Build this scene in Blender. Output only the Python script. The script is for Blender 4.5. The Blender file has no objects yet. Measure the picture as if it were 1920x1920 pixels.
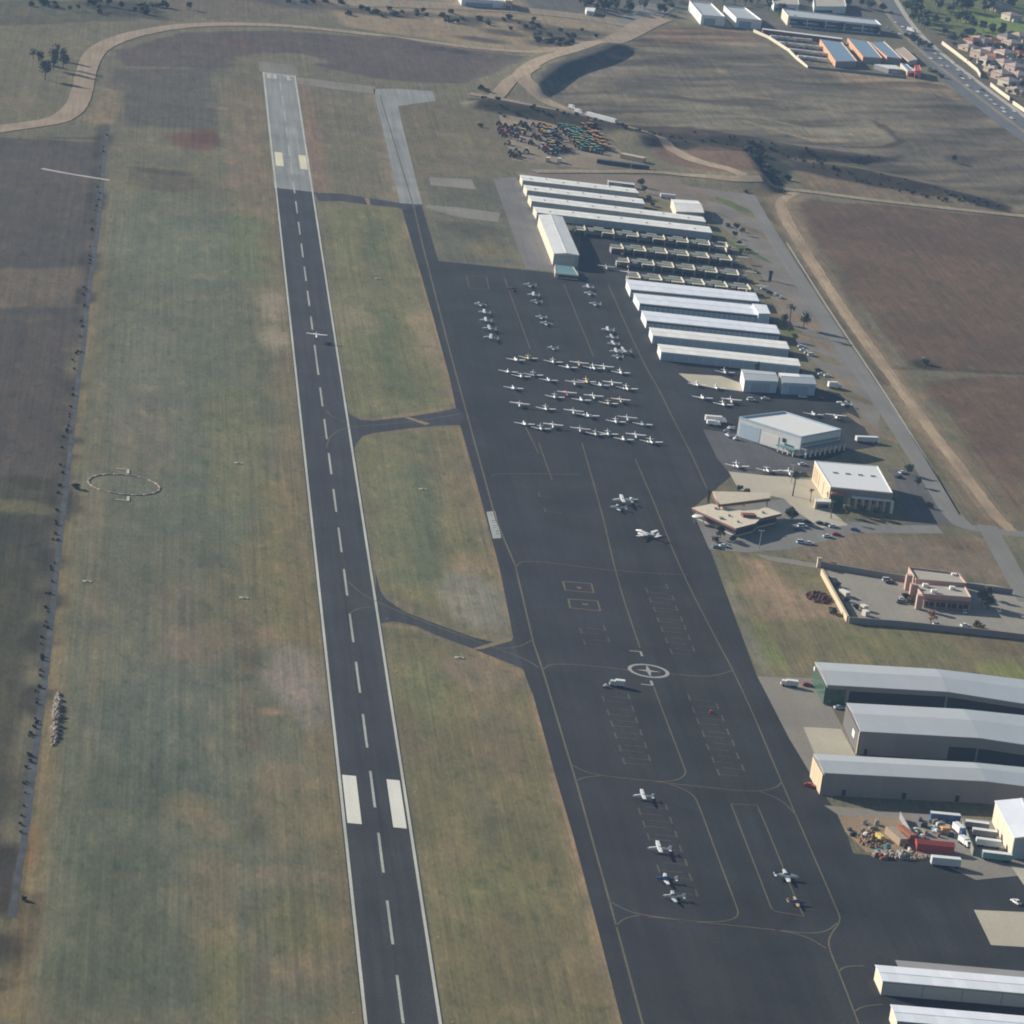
import bpy, math, random
import numpy as np
from mathutils import Vector, Matrix

RND = random.Random(11)
scene = bpy.context.scene
COL = scene.collection

# ---------------------------------------------------------------- camera (solved from the runway: 22.9 m wide, 61 m stripe spacing)
FPX = 7066.87
A_P, A_R, A_Y = 1.297991, 0.134765, -0.1186003
CAM = Vector((-112.7085, -1689.2216, 457.3097))
ROT = (Matrix.Rotation(A_Y, 3, 'Z') @ Matrix.Rotation(A_P, 3, 'X') @ Matrix.Rotation(A_R, 3, 'Z'))
cam_data = bpy.data.cameras.new("camera"); cam = bpy.data.objects.new("camera", cam_data); COL.objects.link(cam)
cam.matrix_world = Matrix.Translation(CAM) @ ROT.to_4x4()
cam_data.sensor_width = 36; cam_data.lens = 36 * FPX / 1920; cam_data.clip_start = 5; cam_data.clip_end = 30000
scene.camera = cam

def px(u, v, z=0.0):
    """surveyed photo point -> place on the plane at height z (metres)"""
    d = ROT @ Vector(((u - 960) / FPX, -(v - 960) / FPX, -1.0))
    t = (z - CAM.z) / d.z
    return (CAM.x + d.x * t, CAM.y + d.y * t)
def pz(pts, z=0.0): return [px(u, v, z) for u, v in pts]
def zm(ox, oy, s):
    """coordinates read in an enlarged piece of the survey photo"""
    return lambda pts: [(ox + x / s, oy + y / s) for x, y in pts]

# ---------------------------------------------------------------- mesh helper
class MB:
    def __init__(s): s.v = []; s.f = []; s.m = []
    def add(s, vs, fs, mi=0):
        k = len(s.v); s.v += [tuple(p) for p in vs]
        for f in fs: s.f.append(tuple(i + k for i in f)); s.m.append(mi)
        return s
    def box(s, x0, y0, z0, x1, y1, z1, mi=0):
        v = [(x0,y0,z0),(x1,y0,z0),(x1,y1,z0),(x0,y1,z0),(x0,y0,z1),(x1,y0,z1),(x1,y1,z1),(x0,y1,z1)]
        return s.add(v, [(3,2,1,0),(4,5,6,7),(0,1,5,4),(1,2,6,5),(2,3,7,6),(3,0,4,7)], mi)
    def rbox(s, cx, cy, z0, sx, sy, sz, rz=0.0, mi=0):
        c, n = math.cos(rz), math.sin(rz)
        P = [(cx + a*c - b*n, cy + a*n + b*c) for a, b in ((-sx/2,-sy/2),(sx/2,-sy/2),(sx/2,sy/2),(-sx/2,sy/2))]
        return s.prism(P, z0, z0 + sz, mi, mi)
    def prism(s, P, z0, z1, mi=0, mt=None, bottom=True):
        P = list(P)
        if sum(P[i][0]*P[(i+1)%len(P)][1] - P[(i+1)%len(P)][0]*P[i][1] for i in range(len(P))) < 0: P = P[::-1]
        n = len(P); zt = z1 if isinstance(z1, (list, tuple)) else [z1]*n
        v = [(x, y, z0) for x, y in P] + [(P[i][0], P[i][1], zt[i]) for i in range(n)]
        s.add(v, [(i, (i+1)%n, (i+1)%n+n, i+n) for i in range(n)], mi)
        k = len(s.v) - 2*n
        s.f.append(tuple(range(k+n, k+2*n))); s.m.append(mi if mt is None else mt)
        if bottom: s.f.append(tuple(range(k+n-1, k-1, -1))); s.m.append(mi)
        return s
    def sheet(s, P, z, mi=0):
        P = list(P)
        if sum(P[i][0]*P[(i+1)%len(P)][1] - P[(i+1)%len(P)][0]*P[i][1] for i in range(len(P))) < 0: P = P[::-1]
        return s.add([(x, y, z) for x, y in P], [tuple(range(len(P)))], mi)
    def ring(s, rings, mi=0, caps=True):
        n = len(rings[0]); k = len(s.v)
        for r in rings: s.v += [tuple(p) for p in r]
        for j in range(len(rings)-1):
            for i in range(n):
                a = k+j*n+i; b = k+j*n+(i+1)%n
                s.f.append((a, b, b+n, a+n)); s.m.append(mi)
        if caps:
            s.f.append(tuple(range(k+n-1, k-1, -1))); s.m.append(mi)
            e = k+(len(rings)-1)*n; s.f.append(tuple(range(e, e+n))); s.m.append(mi)
        return s
    def tube(s, p0, p1, r0, r1=None, n=6, mi=0):
        p0, p1 = Vector(p0), Vector(p1); r1 = r0 if r1 is None else r1
        d = (p1-p0).normalized(); a = d.orthogonal().normalized(); b = d.cross(a)
        R = lambda p, r: [p + a*(r*math.cos(2*math.pi*i/n)) + b*(r*math.sin(2*math.pi*i/n)) for i in range(n)]
        return s.ring([R(p0, r0), R(p1, r1)], mi)
    def build(s, name, mats, parent=None, org=(0,0,0), smooth=False):
        me = bpy.data.meshes.new(name)
        v = [(p[0]-org[0], p[1]-org[1], p[2]-org[2]) for p in s.v]
        me.from_pydata(v, [], s.f)
        mats = mats if isinstance(mats, (list, tuple)) else [mats]
        for m in mats: me.materials.append(m)
        if len(mats) > 1: me.polygons.foreach_set("material_index", s.m)
        if smooth: me.polygons.foreach_set("use_smooth", [True]*len(s.f))
        me.update()
        o = bpy.data.objects.new(name, me); COL.objects.link(o)
        if parent is not None: o.parent = parent
        else: o.location = org
        return o

LABELS = {}
def tag(o, label=None, cat=None, group=None, kind=None):
    if label: o["label"] = label; LABELS.setdefault(label, []).append((o.name, group))
    if cat: o["category"] = cat
    if group: o["group"] = group
    if kind: o["kind"] = kind
    return o
def thing(name, label, cat, loc=(0,0,0), rz=0.0, group=None, sc=1.0):
    o = bpy.data.objects.new(name, None); COL.objects.link(o)
    o.empty_display_size = 0.5; o.location = loc; o.rotation_euler = (0, 0, rz); o.scale = (sc, sc, sc)
    return tag(o, label, cat, group)
def struct(name, mb, m, **k):
    return tag(mb.build(name, m, **k), kind="structure")
def copy_tree(o, parent=None):
    c = o.copy(); COL.objects.link(c)
    if parent is not None: c.parent = parent
    for ch in [x for x in o.children]: copy_tree(ch, c)
    return c
def place(proto, loc, rz, label, group=None, sc=None, cat=None):
    """first use moves the prototype itself, later ones copy it with its parts"""
    if proto.get("placed"): o = copy_tree(proto)
    else: o = proto; o["placed"] = 1
    o.location = loc; o.rotation_euler = (0, 0, rz)
    if sc: o.scale = (sc, sc, sc)
    o["label"] = label; LABELS.setdefault(label, []).append((o.name, group))
    if group: o["group"] = group
    elif "group" in o: del o["group"]
    if cat: o["category"] = cat
    return o
ORD = ["first","second","third","fourth","fifth","sixth","seventh","eighth","ninth","tenth","eleventh","twelfth","thirteenth","fourteenth","fifteenth","sixteenth","seventeenth","eighteenth","nineteenth","twentieth","twenty-first","twenty-second","twenty-third","twenty-fourth","twenty-fifth","twenty-sixth"]

# ---------------------------------------------------------------- materials
def srgb(r, g, b):
    f = lambda c: (c/255/12.92 if c/255 <= 0.04045 else ((c/255+0.055)/1.055)**2.4)
    return (f(r), f(g), f(b))
GAIN = 0.94
AIR = (0.009, 0.016, 0.030)
def alb(r, g, b):
    c = srgb(r, g, b)
    return tuple(min(0.85, max(0.008, (c[i]-AIR[i])*GAIN)) for i in range(3))
def gcol(c, k=.92):
    L = sum(c)/3
    return (L+(c[0]-L)*k+3, L+(c[1]-L)*k+3, L+(c[2]-L)*k+3)
MATS = {}
def mat(name, c, rough=0.8, var=0.08, scale=0.6, metal=0.0, spec=0.3, stretch=None, panel=None):
    if name in MATS: return MATS[name]
    m = bpy.data.materials.new(name); m.use_nodes = True; nt = m.node_tree; N, L = nt.nodes, nt.links
    b = N["Principled BSDF"]; b.inputs["Roughness"].default_value = rough; b.inputs["Metallic"].default_value = metal
    b.inputs["Specular IOR Level"].default_value = spec
    tc = N.new("ShaderNodeTexCoord"); mp = N.new("ShaderNodeMapping"); nz = N.new("ShaderNodeTexNoise")
    mp.inputs["Scale"].default_value = stretch or (1, 1, 1)
    nz.inputs["Scale"].default_value = scale; nz.inputs["Detail"].default_value = 5
    L.new(tc.outputs["Object"], mp.inputs["Vector"]); L.new(mp.outputs["Vector"], nz.inputs["Vector"])
    mx = N.new("ShaderNodeMix"); mx.data_type = 'RGBA'
    mx.inputs[6].default_value = (*[x*(1-2*var) for x in c], 1); mx.inputs[7].default_value = (*[min(1, x*(1+2*var)) for x in c], 1)
    L.new(nz.outputs["Fac"], mx.inputs[0]); out = mx.outputs[2]
    if panel:       # sheets of slightly different age, and dirt run down them
        sx = N.new("ShaderNodeMapping"); sx.inputs["Scale"].default_value = panel[0]; L.new(tc.outputs["Object"], sx.inputs["Vector"])
        fl = N.new("ShaderNodeVectorMath"); fl.operation = 'FLOOR'; L.new(sx.outputs["Vector"], fl.inputs[0])
        wn = N.new("ShaderNodeTexWhiteNoise"); wn.noise_dimensions = '3D'; L.new(fl.outputs[0], wn.inputs["Vector"])
        mr = N.new("ShaderNodeMapRange"); mr.inputs["To Min"].default_value = 1-panel[1]; mr.inputs["To Max"].default_value = 1+panel[1]; L.new(wn.outputs["Value"], mr.inputs["Value"])
        ml = N.new("ShaderNodeVectorMath"); ml.operation = 'SCALE'; L.new(out, ml.inputs[0]); L.new(mr.outputs["Result"], ml.inputs["Scale"]); out = ml.outputs[0]
    L.new(out, b.inputs["Base Color"])
    m.diffuse_color = (*c, 1)
    MATS[name] = m
    return m

M_WHITE   = mat("white_metal_roof", (0.85,0.84,0.79), 0.5, 0.05, 0.25, stretch=(1,0.15,1), panel=((.27,.12,.01), .05))
M_ROOFC   = mat("off_white_metal_roof", (0.70,0.71,0.69), 0.5, 0.05, 0.25, stretch=(1,0.15,1), panel=((.27,.12,.01), .05))
M_ROOFB   = mat("blue_white_metal_roof", (0.80,0.83,0.88), 0.5, 0.04, 0.25, stretch=(1,0.15,1), panel=((.27,.12,.01), .05))
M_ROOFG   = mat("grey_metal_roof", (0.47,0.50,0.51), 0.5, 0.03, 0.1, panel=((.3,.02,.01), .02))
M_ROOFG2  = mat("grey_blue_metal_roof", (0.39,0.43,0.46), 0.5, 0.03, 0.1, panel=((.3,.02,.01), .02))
M_ROOFD   = mat("weathered_green_grey_roof", (0.21,0.22,0.18), 0.75, 0.25, 0.3)
M_ROOFDL  = mat("pale_weathered_roof", (0.31,0.33,0.29), 0.7, 0.2, 0.3)
M_ROOFBL  = mat("blue_steel_roof", (0.20,0.30,0.40), 0.55, 0.08, 0.2)
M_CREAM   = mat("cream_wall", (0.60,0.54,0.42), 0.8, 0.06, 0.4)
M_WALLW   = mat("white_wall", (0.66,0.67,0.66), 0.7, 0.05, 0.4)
M_WALLB   = mat("pale_blue_wall_and_shade", (0.45,0.56,0.66), 0.7, 0.06, 0.4, panel=((.21,.01,.01), .06))  # blue tint also carries the shade of white south fronts
M_WALLGB  = mat("cream_wall_shade", (0.35,0.42,0.45), 0.7, 0.06, 0.4, panel=((.21,.01,.01), .06))  # cream south fronts with their shade put into the colour
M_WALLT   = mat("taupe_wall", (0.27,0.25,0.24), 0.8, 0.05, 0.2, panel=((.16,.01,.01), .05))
M_WALLG   = mat("grey_wall", (0.26,0.26,0.26), 0.8, 0.05, 0.2)
M_DOORB   = mat("blue_grey_door", (0.33,0.41,0.48), 0.6, 0.06, 0.6)
M_DOORG   = mat("grey_door", (0.42,0.45,0.46), 0.6, 0.06, 0.6)
M_TRIM    = mat("white_trim", (0.75,0.75,0.72), 0.6, 0.04)
M_DARK    = mat("dark_opening", (0.03,0.035,0.045), 0.7, 0.1)
M_GLASS   = mat("window_glass", (0.05,0.07,0.09), 0.12, 0.1, spec=0.6)
M_GGLASS  = mat("green_glass", (0.05,0.11,0.075), 0.15, 0.3, 0.5, spec=0.6)
M_TAN     = mat("tan_stucco", (0.56,0.45,0.31), 0.85, 0.06, 0.4)
M_TANROOF = mat("tan_flat_roof", (0.66,0.58,0.44), 0.85, 0.08, 0.4)
M_BRICK   = mat("red_brown_fascia", (0.20,0.085,0.065), 0.8, 0.12, 0.8)
M_TILE    = mat("red_tile", (0.36,0.13,0.085), 0.8, 0.15, 1.2)
M_SALMON  = mat("salmon_stucco", (0.47,0.33,0.27), 0.85, 0.06, 0.4)
M_ORANGE  = mat("orange_stucco", (0.58,0.33,0.19), 0.85, 0.06, 0.4)
M_PINKR   = mat("pinkish_tile_roof", (0.50,0.39,0.32), 0.85, 0.15, 0.6)
M_CONC    = mat("concrete", (0.42,0.39,0.33), 0.85, 0.09, 0.12)
M_CONCG   = mat("grey_concrete", (0.30,0.29,0.28), 0.85, 0.1, 0.1)
M_WOOD    = mat("weathered_wood", (0.36,0.28,0.20), 0.85, 0.15, 0.8)
M_RUST    = mat("rusty_steel", (0.33,0.13,0.07), 0.8, 0.18, 0.8)
M_REDST   = mat("red_painted_steel", (0.36,0.065,0.05), 0.6, 0.12, 0.6)
M_PWHITE  = mat("white_paint", (0.80,0.80,0.78), 0.35, 0.03, spec=0.5)
M_PGREY   = mat("silver_paint", (0.60,0.62,0.63), 0.35, 0.05, spec=0.5)
M_PBLUE   = mat("blue_paint", (0.05,0.10,0.26), 0.35, 0.05, spec=0.5)
M_PRED    = mat("red_paint", (0.42,0.03,0.03), 0.35, 0.06, spec=0.5)
M_PDARK   = mat("dark_paint", (0.035,0.04,0.055), 0.3, 0.05, spec=0.5)
M_PTAN    = mat("tan_paint", (0.62,0.45,0.28), 0.4, 0.05, spec=0.5)
M_PTEAL   = mat("teal_paint", (0.16,0.30,0.31), 0.35, 0.05, spec=0.5)
M_PORANGE = mat("orange_paint", (0.74,0.40,0.16), 0.45, 0.08)
M_PGREEN  = mat("green_paint", (0.22,0.43,0.28), 0.5, 0.12)
M_PYELL   = mat("yellow_paint", (0.70,0.53,0.16), 0.5, 0.08)
M_DULLRED = mat("dull_red_paint", (0.24,0.09,0.08), 0.6, 0.08)
M_RUBBER  = mat("rubber", (0.02,0.02,0.02), 0.9, 0.1)
M_STEEL   = mat("steel", (0.35,0.36,0.37), 0.45, 0.08, metal=0.3)
M_BARK    = mat("bark", (0.14,0.10,0.07), 0.95, 0.2, 1.5)
def leafmat(name, c):
    m = mat(name, c, 0.8, 0.42, 0.8); return m
M_LEAF  = leafmat("dark_leaves", (0.10,0.125,0.075))
M_LEAF2 = leafmat("olive_leaves", (0.11,0.12,0.075))
M_LEAF3 = leafmat("deep_green_leaves", (0.055,0.08,0.055))
M_LEAFO = leafmat("orange_leaves", (0.32,0.17,0.07))
M_LEAFY = leafmat("yellow_green_leaves", (0.22,0.20,0.05))
M_PALM  = leafmat("palm_leaves", (0.06,0.075,0.035))
M_LEAFG = leafmat("grey_green_leaves", (0.19,0.20,0.16))
# ---------------------------------------------------------------- terrain relief (banks and cuts beyond the airfield)
def sstep(t): t = np.clip(t, 0, 1); return t*t*(3-2*t)
def seg_dist(X, Y, P):
    """signed distance to a polyline (positive right of travel), and position along it 0..1"""
    best = np.full(X.shape, 1e9); sg = np.zeros(X.shape); al = np.zeros(X.shape)
    ln = [math.dist(P[i], P[i+1]) for i in range(len(P)-1)]; tot = sum(ln); acc = 0
    for i in range(len(P)-1):
        ax, ay = P[i]; bx, by = P[i+1]; dx, dy = bx-ax, by-ay; q = dx*dx+dy*dy
        t = np.clip(((X-ax)*dx+(Y-ay)*dy)/q, 0, 1)
        ex, ey = X-(ax+t*dx), Y-(ay+t*dy); d = np.hypot(ex, ey); k = d < best
        best = np.where(k, d, best); sg = np.where(k, np.where(dx*ey-dy*ex > 0, -1.0, 1.0), sg)
        al = np.where(k, (acc+t*ln[i])/tot, al); acc += ln[i]
    return best*sg, al
BANKS = [  # line in the photo, crest height, steep width (right of travel), gentle width (left), end taper
    ([(1004,176),(1012,150),(1050,126),(1105,104),(1165,80),(1195,68)], 7.0, 11, 60, 0.2),
    ([(860,178),(930,190),(1010,204),(1090,222),(1160,240),(1230,262)], 6.5, 10, 50, 0.12),
    ([(1180,236),(1290,246),(1390,262),(1500,281),(1600,293),(1690,283)], 4.2, 9, 60, 0.35),
    ([(1480,292),(1600,318),(1740,350),(1880,386)], 4.0, 8, 50, 0.3),
    ([(1440,346),(1425,318),(1400,285),(1380,266)], 8.0, 11, 60, 0.25),
    ([(740,290),(760,300)], 0.01, 5, 10, 0.3),
    ([(690,62),(800,84),(900,98)], 2.5, 6, 25, 0.2),
    ([(1225,42),(1200,50)], 0.01, 5, 10, 0.3),
]
BANKS_W = [(pz(P, H), H, ws, wg, tp) for P, H, ws, wg, tp in BANKS]
HWY_W = pz([(1655,-10),(1680,30),(1716,85),(1772,134),(1862,206),(1950,268)])
def relief(X, Y):
    Z = np.zeros(X.shape)
    for P, H, ws, wg, tp in BANKS_W:
        if H < 0.1: continue
        d, a = seg_dist(X, Y, P)
        z = H*np.where(d >= 0, 1-sstep(d/ws), 1-sstep(-d/wg))*sstep(np.minimum(a, 1-a)/tp)
        Z = np.maximum(Z, z)
    # long low swells on the open hill to the north-east
    cx, cy = px(1500, 200); far = sstep((np.hypot((X-cx)/1.2, Y-cy)-245)/-90)
    dh, _ = seg_dist(X, Y, HWY_W); far = far*sstep((np.abs(dh)-22)/30)
    Z += far*(1.2*np.sin(X/31+Y/47)+1.0*np.sin(X/19-Y/60+1)+0.7*np.sin(Y/23))*0.55+far*0.9
    return Z
def grow(a, first, n, q=1.35):
    out = []; s = first
    for _ in range(n): a += s; out.append(a); s = s*q if s*q > 0 else s*q
    return out
XS = np.array(grow(-440, -8, 17, 1.42)[::-1] + list(np.arange(-440, 1000.1, 4.0)) + grow(1000, 8, 17, 1.42))
YS = np.array(grow(-760, -8, 14, 1.42)[::-1] + list(np.arange(-760, 2120.1, 4.0)) + grow(2120, 8, 17, 1.42))
GX, GY = np.meshgrid(XS, YS)
GZ = relief(GX, GY)
def terr(x, y):
    i = int(np.clip(np.searchsorted(XS, x)-1, 0, len(XS)-2)); j = int(np.clip(np.searchsorted(YS, y)-1, 0, len(YS)-2))
    t = (x-XS[i])/(XS[i+1]-XS[i]); s = (y-YS[j])/(YS[j+1]-YS[j])
    return float((GZ[j,i]*(1-t)+GZ[j,i+1]*t)*(1-s)+(GZ[j+1,i]*(1-t)+GZ[j+1,i+1]*t)*s)

# ---------------------------------------------------------------- ground colour in soft edged patches: growth, soil and painted bank shade
BASE = alb(*gcol((114,110,95)))
GC = np.empty(GX.shape+(3,)); GC[:] = BASE
GN = np.zeros(GX.shape)           # how green
def vnoise(X, Y, s, seed):
    r = np.random.RandomState(seed); T = r.rand(64, 64)
    x, y = X/s, Y/s; i = np.floor(x).astype(int); j = np.floor(y).astype(int); fx, fy = x-i, y-j
    fx = fx*fx*(3-2*fx); fy = fy*fy*(3-2*fy); g = lambda a, b: T[a % 64, b % 64]
    return (g(i,j)*(1-fx)+g(i+1,j)*fx)*(1-fy)+(g(i,j+1)*(1-fx)+g(i+1,j+1)*fx)*fy
def rnoise(s, seed, a):
    c, n = math.cos(a), math.sin(a); return vnoise(GX*c+GY*n, GY*c-GX*n, s, seed)-.5
WOB = rnoise(31, 1, .5)*.9+rnoise(19, 2, 1.3)*.7+rnoise(13, 3, 2.2)*.5
def inside(P):
    w = np.zeros(GX.shape, bool); n = len(P)
    for i in range(n):
        ax, ay = P[i]; bx, by = P[(i+1) % n]
        if ay == by: continue
        c = ((ay > GY) != (by > GY)) & (GX < (bx-ax)*(GY-ay)/(by-ay)+ax); w ^= c
    return w
def apply(a, c):
    c = np.array(c); GC[:] = GC*(1-a[..., None])+c*a[..., None]
def poly(pts, c, soft=8.0, k=1.0, wob=1.0):
    P = pz(pts); d, _ = seg_dist(GX, GY, P+[P[0]]); d = np.where(inside(P), np.abs(d), -np.abs(d))
    apply(sstep((d+WOB*soft*wob)/soft+.5)*k, alb(*gcol(c)))
def line(pts, c, w, soft=4.0, k=1.0, wob=1.0):
    d, _ = seg_dist(GX, GY, pz(pts)); apply(sstep((w/2-np.abs(d)+WOB*soft*wob)/soft+.5)*k, alb(*gcol(c)))
def blot(u, v, rx, ry, c, k=1.0, soft=.6):
    x, y = px(u, v); x1, _ = px(u+rx, v); _, y1 = px(u, v-ry); a, b = abs(x1-x), abs(y1-y)
    r = np.hypot((GX-x)/a, (GY-y)/b)+WOB*0.5
    apply(sstep((1-r)/soft+.5)*k, alb(*gcol(c)))

# left field and plough land
poly([(-400,250),(195,258),(185,480),(140,690),(100,960),(60,1230),(0,1650),(-60,1920),(-900,1920)], (87,84,84), 6)
poly([(-300,300),(180,300),(176,420),(-300,430)], (92,86,84), 10, .6)
poly([(-200,505),(165,500),(155,575),(-200,585)], (116,106,96), 8, .7)
poly([(-200,600),(148,600),(112,860),(-200,880)], (84,79,80), 10, .6)
poly([(-200,890),(112,905),(60,1230),(0,1600),(-200,1700)], (78,80,74), 12, .9)
blot(40, 950, 70, 12, (112,108,88), .8); blot(60, 905, 60, 14, (68,68,66), .8); blot(30, 1010, 60, 40, (66,68,70), .7)
poly([(-300,60),(150,70),(150,110),(125,200),(-300,240)], (114,110,95), 8)
blot(20,190,60,14,(130,118,100),.6); poly([(-300,0),(300,0),(240,40),(-300,55)],(84,86,80),8,.7)
# green cast of the west infield
poly([(205,360),(505,370),(545,760),(600,1250),(650,1900),(100,1900),(60,1700),(130,1100),(170,700)], (108,110,97), 14)
for u,v,rx,ry,c,k in [(330,480,110,70,(112,117,103),.7),(300,720,80,120,(112,114,104),.6),(390,700,40,140,(102,108,96),.6),(330,900,100,110,(104,110,100),.6),
    (420,1000,60,120,(100,108,96),.6),(250,1150,120,110,(106,107,96),.6),(300,1380,110,120,(96,103,98),.8),(230,1560,90,140,(92,99,90),.8),(200,1800,130,120,(94,99,88),.8),
    (350,1300,60,70,(104,108,100),.6),(440,820,60,100,(116,116,92),.7),(470,560,50,160,(104,108,92),.6),(470,450,36,80,(110,116,92),.8),(330,1850,80,80,(92,98,90),.6),
    (330,1130,40,60,(115,107,96),.5),(380,1210,70,30,(125,112,102),.6),(270,820,60,60,(122,112,100),.4),(420,1130,50,80,(110,104,88),.6)]: blot(u,v,rx,ry,c,k)
poly([(470,880),(560,900),(600,1230),(470,1190)], (122,115,90), 14, .8)
line([(492,180),(512,400),(540,720),(575,1080),(615,1400),(655,1750),(672,1930)], (124,113,92), 16, 12, .7)
line([(402,120),(415,330)], (112,116,96), 9, 8, .6)
poly([(415,150),(490,170),(508,420),(430,400)], (130,115,100), 10, .6)
blot(508,572,28,30,(152,138,122),.9); blot(512,632,26,26,(150,140,122),.8); blot(505,600,22,40,(140,130,112),.5)
blot(548,1262,52,55,(140,130,122),.9); blot(575,1310,40,50,(138,130,124),.8); blot(500,1195,30,18,(150,128,110),.6); blot(505,1335,28,8,(165,135,110),.7)
blot(355,1520,50,28,(126,116,97),.8); blot(400,1555,40,20,(128,116,98),.6); blot(540,1520,60,80,(128,118,96),.6); blot(540,1640,60,16,(136,122,104),.6)
blot(540,1460,50,30,(135,122,104),.6); blot(400,1690,40,90,(120,108,92),.5); blot(560,1740,70,60,(116,112,86),.6); blot(560,1830,60,50,(128,112,96),.5); blot(420,1830,50,90,(116,112,84),.5)
blot(368,262,42,17,(108,84,79),.95); blot(385,252,26,14,(104,76,72),.7)
line([(300,190),(350,196),(415,203)], (155,135,112), 9, 3, .9); line([(310,198),(410,208)], (84,80,76), 4, 3, .6)
line([(0,256),(120,262),(205,266),(330,276)], (128,118,100), 5, 3, .7)
poly([(245,318),(330,322),(372,335),(380,350),(330,362),(260,352),(215,345)], (98,94,86), 6, .8)
blot(310,322,60,5,(80,78,74),.7)
blot(250,345,30,6,(124,115,92),.6)
line([(470,1180),(478,1500),(486,1930)], (96,90,84), 2.2, 2.5, .6); line([(458,1150),(465,1400)], (108,96,88), 5, 4, .5)
line([(190,380),(172,560),(150,720),(128,900),(112,1110),(98,1260),(70,1560),(40,1720),(18,1900)], (132,117,92), 8, 5, .75)
line([(180,600),(180,880),(176,1200),(165,1400)], (128,116,100), 4, 4, .5)
blot(60,1590,8,40,(140,108,84),.7); line([(70,1680),(48,1760),(20,1850)], (84,76,70), 4, 3, .7)
poly([(215,96),(330,62),(500,58),(700,70),(870,92),(1000,112),(880,158),(720,150),(560,118),(480,108),(420,128),(240,124)], (95,88,87), 6)
poly([(430,118),(480,98),(560,100),(620,118),(570,124),(480,122)], (124,118,102), 8, .7); blot(440,76,30,9,(108,88,82),.6)
poly([(210,128),(400,130),(405,240),(230,240)], (95,92,90), 12, .9)
poly([(190,165),(230,172),(218,222),(185,240),(165,235)], (138,122,102), 8, .7)
DL = [(196,235),(188,300),(181,370),(170,470),(156,560),(150,640),(139,700),(127,800),(117,900),(103,1010),(90,1130),(74,1260),(54,1410),(34,1560),(8,1720),(-8,1850)]
line(DL, (58,60,64), 5, 5, .8, 1.6); line([(u+7, v) for u, v in DL[:-2]], (92,96,102), 3.5, 4, .6); line([(u+3, v) for u, v in DL[2:-3]], (66,66,66), 3, 5, .5, 2.5)
# infield between runway and taxiway
poly([(580,165),(700,172),(752,378),(602,368)], (116,110,97), 6); line([(572,160),(600,365)], (135,112,100), 12, 8, .7); line([(700,180),(748,380)], (138,124,108), 9, 6, .7); blot(650,270,30,60,(110,106,92),.5)
poly([(608,385),(745,390),(846,760),(658,786)], (118,117,92), 6)
line([(690,392),(718,560),(742,740)], (98,106,86), 12, 9, .8); line([(640,420),(690,700)], (112,118,90), 12, 8, .5)
blot(660,600,40,30,(140,128,108),.6); blot(800,620,30,50,(146,130,110),.7); blot(700,520,60,30,(126,118,96),.4)
poly([(668,820),(862,800),(958,1192),(716,1106)], (119,116,92), 6)
line([(796,830),(800,960),(800,1080)], (98,106,90), 12, 9, .8); line([(730,850),(760,1090)], (110,118,96), 14, 9, .5)
blot(885,1120,65,50,(134,129,119),.9); blot(890,1060,50,22,(140,122,104),.6); blot(850,900,50,60,(122,110,94),.5)
poly([(718,1170),(985,1262),(1160,1930),(828,1930)], (117,112,90), 6)
for u,v,rx,ry,c,k in [(900,1260,70,30,(136,120,106),.7),(930,1380,50,80,(122,110,96),.6),(790,1400,40,60,(120,110,94),.6),(800,1300,40,80,(114,116,92),.7),(900,1620,90,80,(116,116,88),.7),(850,1600,40,40,(126,114,96),.6),
    (960,1800,60,100,(112,106,88),.6),(1090,1820,40,80,(130,116,96),.6),(840,1800,40,60,(122,116,92),.6),(830,1440,40,30,(104,104,86),.5)]: blot(u,v,rx,ry,c,k)
line([(905,1480),(945,1650),(985,1800),(1010,1920)], (106,104,92), 3, 4, .6); line([(870,1420),(930,1640)], (110,108,92), 3, 4, .4)
for L_ in ([(756,400),(785,500),(812,590),(842,700),(850,756)], [(866,806),(890,890),(910,970),(935,1060),(962,1180)], [(890,1220),(975,1262),(1000,1310),(1040,1450),(1075,1570),(1120,1740),(1165,1930)]):
    line(L_, (152,130,106), 3.5, 3, .85)
line([(600,380),(690,390),(752,392)], (140,118,98), 3, 3, .7); line([(660,790),(760,780),(850,762)], (148,128,106), 3, 3, .7); line([(668,818),(760,806),(862,802)], (140,118,102), 3, 3, .6)
line([(716,1108),(780,1160),(880,1195),(960,1192)], (142,126,104), 3, 3, .6); line([(720,1172),(800,1182),(890,1216)], (146,128,106), 3, 3, .6)
# east of the taxiway
poly([(750,200),(815,195),(930,215),(965,320),(800,330),(780,330)], (112,105,92), 6); blot(880,270,60,30,(122,114,94),.6)
poly([(800,335),(930,330),(985,500),(822,488)], (104,104,94), 6); blot(880,430,50,14,(86,86,80),.8); blot(900,380,40,10,(112,112,98),.6); blot(920,470,40,12,(120,110,88),.6)
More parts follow.
